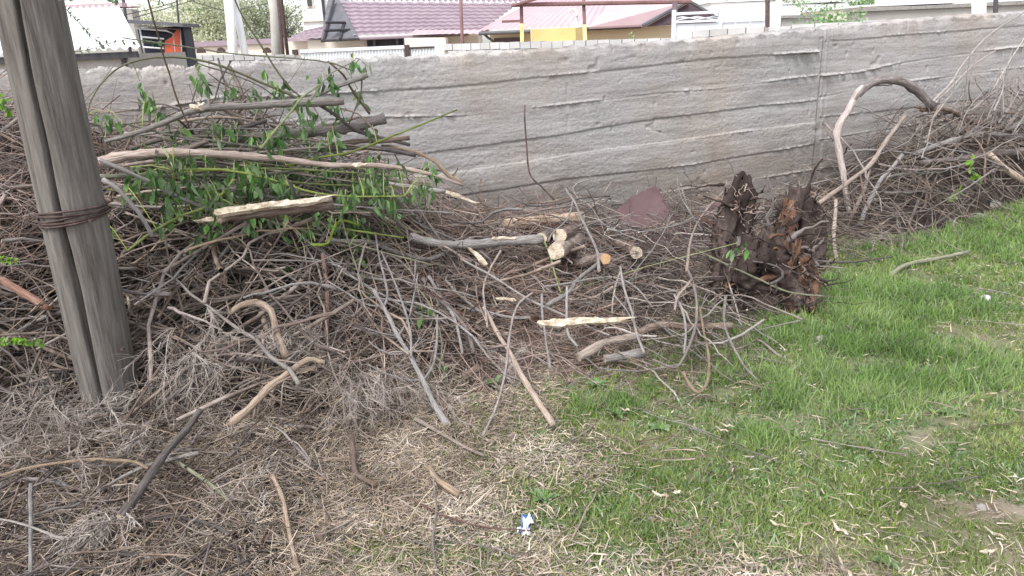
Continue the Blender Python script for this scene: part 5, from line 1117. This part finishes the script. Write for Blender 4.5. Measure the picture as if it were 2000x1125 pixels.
white_house()
def tile_roof(mb, e0, e1, r0, r1, rows, wave=.3, amp=.014):
    """tiled slope between eave e0-e1 and ridge r0-r1, stepped rows and waves"""
    e0, e1, r0, r1 = map(lambda q: np.array(q, float), (e0, e1, r0, r1)); L_ = np.linalg.norm(e1-e0); nu = int(L_/wave*6); V = []; F_ = []
    n = np.cross(e1-e0, r0-e0); n /= np.linalg.norm(n); n = n if n[2] > 0 else -n
    rowsf = []
    for j in range(rows): rowsf += [(j/rows, .06), ((j+.97)/rows, .0)]
    for f, st in rowsf:
        for i in range(nu+1):
            g = i/nu; a = e0+(e1-e0)*g; b = r0+(r1-r0)*g; V.append(a+(b-a)*f+n*(st+amp*math.sin(g*L_/wave*2*math.pi)))
    m_ = nu+1
    for j in range(len(rowsf)-1):
        for i in range(nu): a = j*m_+i; F_.append((a, a+1, a+m_+1, a+m_))
    mb.add(V, F_)
def house_mauve():
    Y = 27; r = empty('house', (xat(800, Y), Y, 0)); tag(r, 'cream house with big mauve tiled roof and dark truss gable', 'house')
    e0 = atY(690, 73, Y); e1 = atY(940, 62, Y+1.5); r0 = atY(661, 2, Y+4); r1 = atY(1015, 6, Y+5.5)
    z = e0[2]; e1[2] = z
    mb = MB(); tile_roof(mb, e0, e1, r0, r1, 9, .28); mb.build('roof', G['mauve'], r)
    mb = MB(); mb.box((xat(600, Y+1.2), Y+1.2, 0), (xat(935, Y+1.2), Y+7, z-.02)); mb.build('wall', G['cream'], r)
    # back roof
    mb = MB(); b0 = atY(668, 3, Y+4.6); b1 = atY(1300, 10, Y+6); b0[2] -= .0; q0 = atY(668, -40, Y+8); q1 = atY(1300, -40, Y+9); tile_roof(mb, b0, b1, q0, q1, 1, .22, .05); mb.build('upper_roof', G['mauve'], r)
    # truss gable at the left
    g = [atY(627, 79, Y-.2), atY(700, 73, Y-.1), atY(662, 0, Y+3.4), atY(640, 0, Y+3.4)]; mb = MB(); V = [q for q in g]+[q+np.array([0, .08, 0]) for q in g]
    mb.add(V, [(0,1,2,3),(7,6,5,4),(0,4,5,1),(1,5,6,2),(2,6,7,3),(3,7,4,0)]); mb.build('gable', G['truss'], r)
    for a, b in (((632,78),(652,0)), ((664,76),(672,44)), ((634,60),(683,58)), ((637,44),(674,44)), ((627,80),(702,76))):
        mb = MB(); mb.tube([atY(*a, Y-.3), atY(*b, Y-.3+ (3.3 if b[1] < 10 else (79-b[1])/79*3.3))], .045, 0, 6); mb.build('truss_bar', G['dark'], r)
    ee = MB(); ee.tube([atY(700, 76, Y-.1), e1+np.array([0, -.1, -.05])], .05, 0, 6); ee.build('eave', G['mauve'], r)
    for (a, b, t, bt) in ((717, 788, 74, 97),):
        mb = MB(); mb.box((xat(a, Y+1.1, 85), Y+1.1, 0), (xat(b, Y+1.1, 85), Y+1.19, zat(750, t, Y+1.1))); d = mb.build('doorway', G['dark'], r)
        for px in (731, 776): mb = MB(); x = xat(px, Y+1.05, 85); mb.box((x-.05, Y+1.02, 0), (x+.05, Y+1.095, zat(750, 76, Y+1.1))); mb.build('frame', G['truss'], d)
    mb = MB(); mb.box((xat(806, Y+1.15, 77), Y+1.16, zat(815, 79, Y+1.15)), (xat(822, Y+1.15, 77), Y+1.198, zat(815, 74, Y+1.15))); mb.build('number_plate', G['white'], r)
    # low tiled porch roof at the right and the small roof at the left
    mb = MB(); tile_roof(mb, atY(800, 70, Y+.2), atY(940, 69, Y+.2), atY(812, 58, Y+1.15), atY(940, 58, Y+1.15), 1, .24); mb.build('porch_roof', G['pinkroof'], r)
    # chimney etc left roof
    r2 = empty('outbuilding', (xat(600, 29), 29, 0)); tag(r2, 'low outbuilding with small mauve hip roof left of the truss gable', 'outbuilding')
    mb = MB(); tile_roof(mb, atY(556, 79, 28), atY(628, 78, 28), atY(605, 58, 30.5), atY(640, 48, 31), 4, .3); mb.build('roof', G['mauve'], r2)
    mb = MB(); mb.box((xat(560, 28.5), 28.6, 0), (xat(636, 28.5), 31, zat(590, 80, 28.5))); mb.build('wall', G['cream'], r2)
house_mauve()
def house_pink():
    Y = 22; r = empty('house', (xat(1150, Y), Y, 0)); tag(r, 'yellowish house with pink hip roof and gutter in the centre', 'house')
    e0 = atY(935, 62, Y); e1 = atY(1252, 51, Y); z = (e0[2]+e1[2])/2; e0[2] = e1[2] = z; p0 = atY(1058, -8, Y+3); p1 = atY(1330, 4, Y+3); p1[2] = p0[2]-.05
    mb = MB(); tile_roof(mb, e0, e1, p0, np.array([e1[0]+.4, p0[1], p0[2]]), 1, .2, .02)
    e2 = e0+np.array([0, 6, 0]); mb.add([e0, e2, p0], [(0, 1, 2)]); mb.build('roof', G['pinkroof'], r)
    x0 = xat(957, Y+.5, 70); mb = MB(); mb.box((x0, Y+.5, 0), (e1[0]+1.9, Y+6, z-.03)); mb.build('wall', G['creamy'], r)
    mb = MB(); mb.tube([e0+np.array([0, -.05, -.03]), e1+np.array([0, -.05, -.03])], .05, 0, 8); mb.build('gutter', G['truss'], r)
    mb = MB(); mb.tube([e0+np.array([.15, .0, -.05]), e0+np.array([.25, .25, -.15]), e0+np.array([.4, .4, -.25]), e0+np.array([.4, .42, -1.8])], .04, 0, 6); mb.build('downpipe', G['truss'], r)
    mb = MB(); mb.box((xat(965, Y+.4, 80), Y+.42, zat(1000, 95, Y+.4)), (xat(1024, Y+.4, 80), Y+.498, zat(1000, 73, Y+.4))); w = mb.build('window', G['brown_window'], r)
    # right gable wing
    g = [atY(1250, 50, Y-.3), atY(1250, 52, Y-.3), atY(1400, 45, Y-.6), atY(1400, 38, Y-.6), atY(1345, 2, Y-.4)]
    mb = MB(); g2 = [atY(1262, 52, Y-.2), atY(1400, 44, Y-.2), atY(1400, 38, Y-.2), atY(1345, 3, Y-.2)]; V = g2+[q+np.array([0, .1, 0]) for q in g2]; mb.add(V, [(0,1,2,3),(7,6,5,4),(0,4,5,1),(1,5,6,2),(2,6,7,3),(3,7,4,0)]); mb.build('gable', G['darkmauve'], r)
    mb = MB(); b = [atY(1255, 50, Y-.45), atY(1345, 1, Y-.45), atY(1405, 38, Y-.45)]; mb.tube(b, .05, 0, 6); mb.build('verge', G['truss'], r)
    mb = MB(); V = [atY(1150, 52, Y-.3), atY(1262, 48, Y-.3), atY(1346, 2, Y-.3), atY(1200, -3, Y+1.5)]; V[0][2] = V[1][2]; mb.add(V+[v+np.array([0, 0.02, -.05]) for v in V], [(0,1,2,3),(7,6,5,4),(0,4,5,1),(1,5,6,2),(2,6,7,3),(3,7,4,0)]); mb.build('wing_roof', G['pinkroof'], r)
house_pink()
# yellow tank box with hooked pipe and posts
def yellow_box():
    Y = 19.8; r = empty('yellow_box', (xat(1090, Y), Y, 0)); tag(r, 'bright yellow painted box shed in front of pink roofed house', 'shed')
    mb = MB(); mb.box((xat(1040, Y, 60), Y, 0), (xat(1124, Y, 60), Y+1.4, zat(1090, 55, Y))); mb.build('front', G['yellow'], r)
    mb = MB(); A = np.array([xat(1124, Y, 60), Y]); B = np.array([xat(1146, Y+.7, 60), Y+.9]); mb.obox(A, B, 0, zat(1090, 55, Y)-.004, .05); mb.build('side', G['yellow'], r)
    r = empty('hooked_pipe', (xat(1127, 20.2), 20.2, 0)); tag(r, 'white hooked vent pipe rising behind the yellow box', 'pipe'); mb = MB()
    mb.tube(catmull([atY(*p, 20.2) for p in ((1127,110),(1127,70),(1127,30),(1124,21),(1117,19),(1111,24))], 24), .035, 0, 8); mb.build('pipe', G['white'], r, True)
yellow_box()
def post(name, label, px0, py0, px1, py1, Y, r, m, parts=(), cat='post'):
    o = atY(px1, py1, Y); t = atY(px0, py0, Y); d = t-o; base = o-d/d[2]*o[2]; rt = empty(name, base); tag(rt, label, cat)
    mb = MB(); mb.tube([base-d/d[2]*.1, base+(t-base)*.5, t], r, 0, 10); mb.build('shaft', G[m], rt, True); return rt, base, t
post('pipe_post', 'tall brown pipe post before the mauve roof', 899, -20, 903, 85, 20.5, .045, 'brownpaint')
def two_tone(label, px0, px1, py_s, Y):
    rt, b, t = post('pipe_post', label, px0, -20 if px0 > 1100 else 8, px1, 84, Y, .045, 'brownpaint')
    z = zat(px1, py_s, Y); f = (z-b[2])/(t[2]-b[2]); mb = MB(); mb.tube([b, b+(t-b)*f], .05, 0, 10); mb.build('yellow_sleeve', G['yellow'], rt, True)
two_tone('brown post with yellow lower part left of the yellow box', 1018, 1020, 46, 19.5)
two_tone('brown post with yellow lower part right of the yellow box', 1139, 1143, 48, 19.5)
mb = MB(); mb.tube([atY(1000, 10, 19.4), atY(1020, 9, 19.4), atY(1350, 3, 19.4)], .05, 0, 6); o = mb.build('canopy_rail', G['brownpaint']); tag(o, 'brown steel rail running level over the yellow box', 'rail')
mb = MB(); mb.tube([atY(998, 12, 19.3), atY(1090, -15, 19.3)], .035, 0, 6); o = mb.build('canopy_rail', G['brownpaint']); tag(o, 'brown steel brace slanting up from the rail end', 'rail')
mb = MB(); mb.box((xat(980, 19.3, 42), 19.3, zat(1000, 44, 19.3)), (xat(1017, 19.3, 42), 19.36, zat(1000, 39, 19.3))); o = mb.build('bracket_board', G['brownpaint']); tag(o, 'short brown board fixed level to the left brown yellow post', 'board')
# gates
def gate_white():
    Y = 23; r = empty('metal_gate', (xat(690, Y), Y, 0)); tag(r, 'low white sheet metal gate with rusty posts left of the block wall', 'gate')
    A, B = np.array(pt(584, Y)), np.array(pt(792, Y)); zt = zat(690, 99, Y); mb = MB(); L_ = B[0]-A[0]; corr_sheet((A[0], Y, zt), (L_, 0, 0), (0, 0, -1.6), 420, .02, .09, 0, mb); mb.build('panel', G['whitemetal'], r, True)
    mb = MB(); mb.box((A[0], Y-.05, zt), (B[0], Y+.05, zt+.09)); mb.build('top_rail', G['whitemetal'], r)
    mb = MB(); x0, x1 = xat(800, Y, 110), xat(850, Y, 110); corr_sheet((x0, Y, zt-.02), (x1-x0, 0, 0), (0, 0, -1.6), 110, .02, .09, 0, mb); mb.build('wicket_panel', G['whitemetal'], r, True)
    mb = MB(); mb.box((x0, Y-.05, zt-.02), (x1, Y+.05, zt+.03)); mb.build('wicket_rail', G['dark'], r)
    for px, mm in ((577, 'rust'), (796, 'rust'), (855, 'whitemetal')):
        x = xat(px, Y, 105); mb = MB(); mb.box((x-.07, Y-.08, 0), (x+.07, Y+.08, zt+.1)); mb.build('post', G[mm], r)
gate_white()
def gate_big():
    Y = 14.5; r = empty('large_gate', (xat(1400, Y), Y, 0)); tag(r, 'large white gate with open framed ornament above flat panels', 'gate')
    x = lambda p: xat(p, Y, 50); z = lambda py, p=1400: zat(p, py, Y)
    zt, zm = z(26), z(42)
    for a, b in ((1321, 1358), (1360, 1405), (1407, 1436), (1438, 1465), (1467, 1496)):
        mb = MB(); mb.box((x(a), Y+.02, 0), (x(b), Y+.05, zm-.02)); mb.build('panel', G['whitemetal'], r)
    for (z0, z1) in ((zt, zt+.045), (zm, zm+.04)):
        mb = MB(); mb.box((x(1316), Y-.02, z0), (x(1498), Y+.05, z1)); mb.build('rail', G['whitemetal'], r)
    for p in (1316, 1406, 1498): mb = MB(); mb.box((x(p)-.03, Y-.03, 0), (x(p)+.03, Y+.06, zt+.09)); mb.build('post', G['whitemetal'], r)
    for (a, b) in ((1320, 1404),):
        for pts in ([(a,30),(1362,38),(b,30)], [(a,40),(1362,32),(b,40)], [(a,35),(b,35)]):
            mb = MB(); mb.tube([atY(p, q, Y) for p, q in pts], .008, 0, 5); mb.build('ornament_bar', G['whitemetal'], r, True)
gate_big()
post('wooden_post', 'dark wooden post beside the left end of the large white gate', 1318, 5, 1319, 75, 14.9, .05, 'darkmauve')
post('pipe_post', 'rusty brown post right of the large white gate', 1499, -20, 1499, 40, 14, .04, 'rust')
post('white_pole', 'thin white pole right of the rusty brown post', 1524, -30, 1517, 60, 11.5, .045, 'white', cat='pole')
post('white_pole', 'white pole standing behind the wall near the right top corner', 1912, -30, 1912, 40, 10.5, .085, 'white', cat='pole')
post('pipe_post', 'thin dark rod right of the white pole at the right top corner', 1946, -30, 1944, 40, 10.6, .03, 'dark')
post('white_pole', 'tall white pole in front of the bare trees, left one', 444, -30, 456, 112, 24, .14, 'white', cat='pole')
post('white_pole', 'leaning white brace pole touching the left white pole', 452, -30, 480, 112, 24.3, .11, 'white', cat='pole')
post('timber_pole', 'grey timber pole standing before the cream garden wall', 534, -30, 540, 112, 23.5, .14, 'render', cat='pole')
post('white_pole', 'white pole leaning against the grey timber pole', 524, -30, 548, 100, 24.5, .10, 'white', cat='pole')
post('steel_rod', 'dark rod right of the grey timber pole, inner one', 541, -30, 553, 108, 23, .05, 'rust')
post('steel_rod', 'dark rod right of the grey timber pole, outer one', 546, -30, 562, 108, 23.2, .05, 'rust')
post('steel_rod', 'thin dark mast behind the white shed roof', 237, -30, 249, 60, 15.2, .03, 'dark')
post('steel_rod', 'slender dark mast far behind the bare trees', 343, -30, 349, 45, 40, .05, 'dark')
# right: far plastered walls and white buildings
def plain(name, label, cat, px0, px1, pyt, Y, dep, m, roof=None, pyt1=None):
    A, B = np.array(pt(px0, Y)), np.array(pt(px1, Y)); z0 = zat(px0, pyt, Y); z1 = zat(px1, pyt if pyt1 is None else pyt1, Y); r = empty(name, (*A, 0)); tag(r, label, cat); mb = MB(); mb.obox(A, B, -.1, z0, dep, 0, z1); mb.build('wall', G[m], r)
    mb = MB(); mb.obox(A+np.array([-.06, -.06]), B+np.array([.06, -.06]), max(z0, z1)+.003 if z0 == z1 else z0+.003, z0+.06, dep+.12, 0, z1+.06)
    if roof: mb.build('roof' if cat == 'building' else 'coping', G[roof], r)
    return r
plain('plastered_wall', 'far grey plastered wall right of the rusty post', 'wall', 1525, 1600, 36, 17, .25, 'render', 'stone', 34)
plain('plastered_wall', 'long grey plastered wall running to the right top corner', 'wall', 1660, 2100, 24, 16, .25, 'render', 'stone', 2)
plain('building', 'low white building behind the large gate', 'building', 1385, 1520, 6, 30, 6, 'white', 'white', 2)
plain('building', 'beige low building left of the white one behind the gate', 'building', 1350, 1420, 8, 34, 5, 'cream', 'pinkroof', 6)
plain('building', 'wide white building right of the white pole', 'building', 1522, 1650, 9, 34, 6, 'white', 'white', 7)
plain('building', 'pale blue roofed shed behind the long plastered wall', 'building', 1680, 1850, 14, 24, 5, 'cream', 'whitemetal', 10)
plain('building', 'large white building at the right top corner', 'building', 1850, 2100, -25, 24, 5, 'white', 'white', -30)
plain('building', 'brownish flat building behind the white shed roof', 'building', 120, 268, 17, 30, .6, 'render', 'pinkroof', 17)
plain('building', 'long cream wall building behind the pink roof gutter', 'building', 790, 870, 74, 26.2, 1.5, 'cream', None, 73)
# trees
def tree(label, px, Y, h, cr, m, N, seed, base_z=0, leafs=.07, group=None, trunk_r=.1, bare=8):
    g = np.random.default_rng(seed); x = xat(px, Y, 40); root = empty('tree', (x, Y, 0)); tag(root, label, 'tree', group); mb = MB(); tips = []
    mb.tube([(x, Y, -.1), (x+.1, Y, h*.25), (x-.05, Y+.05, h*.45), (x+.05, Y, h*.8)], [trunk_r, trunk_r*.8, trunk_r*.6, trunk_r*.2])
    for k in range(bare*3):
        z0 = h*g.uniform(.15, .75); a = g.uniform(0, 6.28); l = cr*g.uniform(.6, 1.1); p0 = np.array([x, Y, z0]); p2 = p0+np.array([math.cos(a)*l, math.sin(a)*l*.7, l*g.uniform(.4, 1.1)]); p1 = (p0+p2)/2+g.normal(0, .12, 3)*cr
        mb.tube([p0, p1, p2], [trunk_r*.35, trunk_r*.2, trunk_r*.06], 0, 5); tips += [p1, p2, (p1+p2)/2]
        for _ in range(3):
            q = p1+(p2-p1)*g.random(); q2 = q+g.normal(0, .35, 3)*cr*np.array([1, 1, .8]); mb.tube([q, (q+q2)/2+g.normal(0, .03, 3)*cr, q2], [trunk_r*.12, trunk_r*.08, trunk_r*.04], 0, 4); tips.append(q2)
    mb.build('trunk', G['trunk'], root, True); tips = np.array(tips)
    c = tips[g.integers(0, len(tips), N)]+g.normal(0, 1, (N, 3))*cr*.16; a = g.normal(0, 1, (N, 3)); a /= np.linalg.norm(a, axis=1, keepdims=True); b = np.cross(a, g.normal(0, 1, (N, 3))); b /= np.linalg.norm(b, axis=1, keepdims=True)+1e-9
    s = (leafs*g.uniform(.5, 1.3, N))[:, None]; V = np.stack([c-a*s, c+b*s*.5, c+a*s, c-b*s*.5], 1).reshape(-1, 3); Q = np.arange(N*4).reshape(-1, 4)
    mesh_obj('crown', V, Q, G[m], root)
tg = 'spring trees behind the walls'
tree('hazy yellow green tree right of the kiosk', 380, 44, 4.6, 1.9, 'treeb', 9000, 1, group=tg, leafs=.085)
tree('tree paled by overexposure behind the left white pole', 440, 46, 4.8, 1.9, 'treeb', 9000, 2, group=tg, leafs=.085)
tree('bushy spring tree left of the grey timber pole', 495, 42, 4.4, 1.6, 'tree', 7000, 3, group=tg)
tree('wide twiggy tree beside the tall white house', 560, 43, 4.6, 1.6, 'tree', 4500, 4, group=tg, bare=16)
tree('small yellow tree above the kiosk roof', 305, 50, 4.8, 1.9, 'treeb', 7000, 5, group=tg, leafs=.085)
tree('fresh green bush behind the wall right of the seam', 1622, 12.5, 2.0, .52, 'treeg', 5200, 6, leafs=.03, trunk_r=.03)
tree('small leafy sapling left of the large gate', 1252, 16, 1.95, .2, 'treeg', 700, 7, leafs=.03, trunk_r=.02)
tree('thin sapling before the white building by the white pole', 1540, 13, 1.8, .2, 'treeg', 350, 8, leafs=.025, trunk_r=.015)
tree('dark green tree behind the white buildings at top right', 1770, 40, 4.3, 2.0, 'treeg', 8000, 9, group=tg)
tree('broad green tree far behind the pale blue roofed shed', 1700, 44, 4.6, 2.2, 'treeg', 8000, 10, group=tg)
tree('leafy tree behind the low white building', 1480, 48, 4.6, 2.2, 'tree', 7000, 11, group=tg)
tree('small bush by the right top corner of the wall', 1985, 11, 1.75, .3, 'treeg', 900, 12, leafs=.03, trunk_r=.02)
# overhead wires
def wire(pts, Y, label):
    mb = MB(); mb.tube(catmull([atY(a, b, y) for (a, b), y in zip(pts, Y)], 20), .012, 0, 5); tag(mb.build('overhead_wire', G['dark'], None, True), label, 'wire')
wire([(240,30),(330,8),(420,-25)], [22,26,30], 'thin dark overhead wire sagging above the kiosk')
wire([(260,35),(400,-5),(470,-20)], [22,24,26], 'thin dark overhead wire running up to the white pole')
wire([(330,-15),(400,10),(450,20),(530,5)], [26,26,26,26], 'thin wire sagging between the white pole and timber pole')
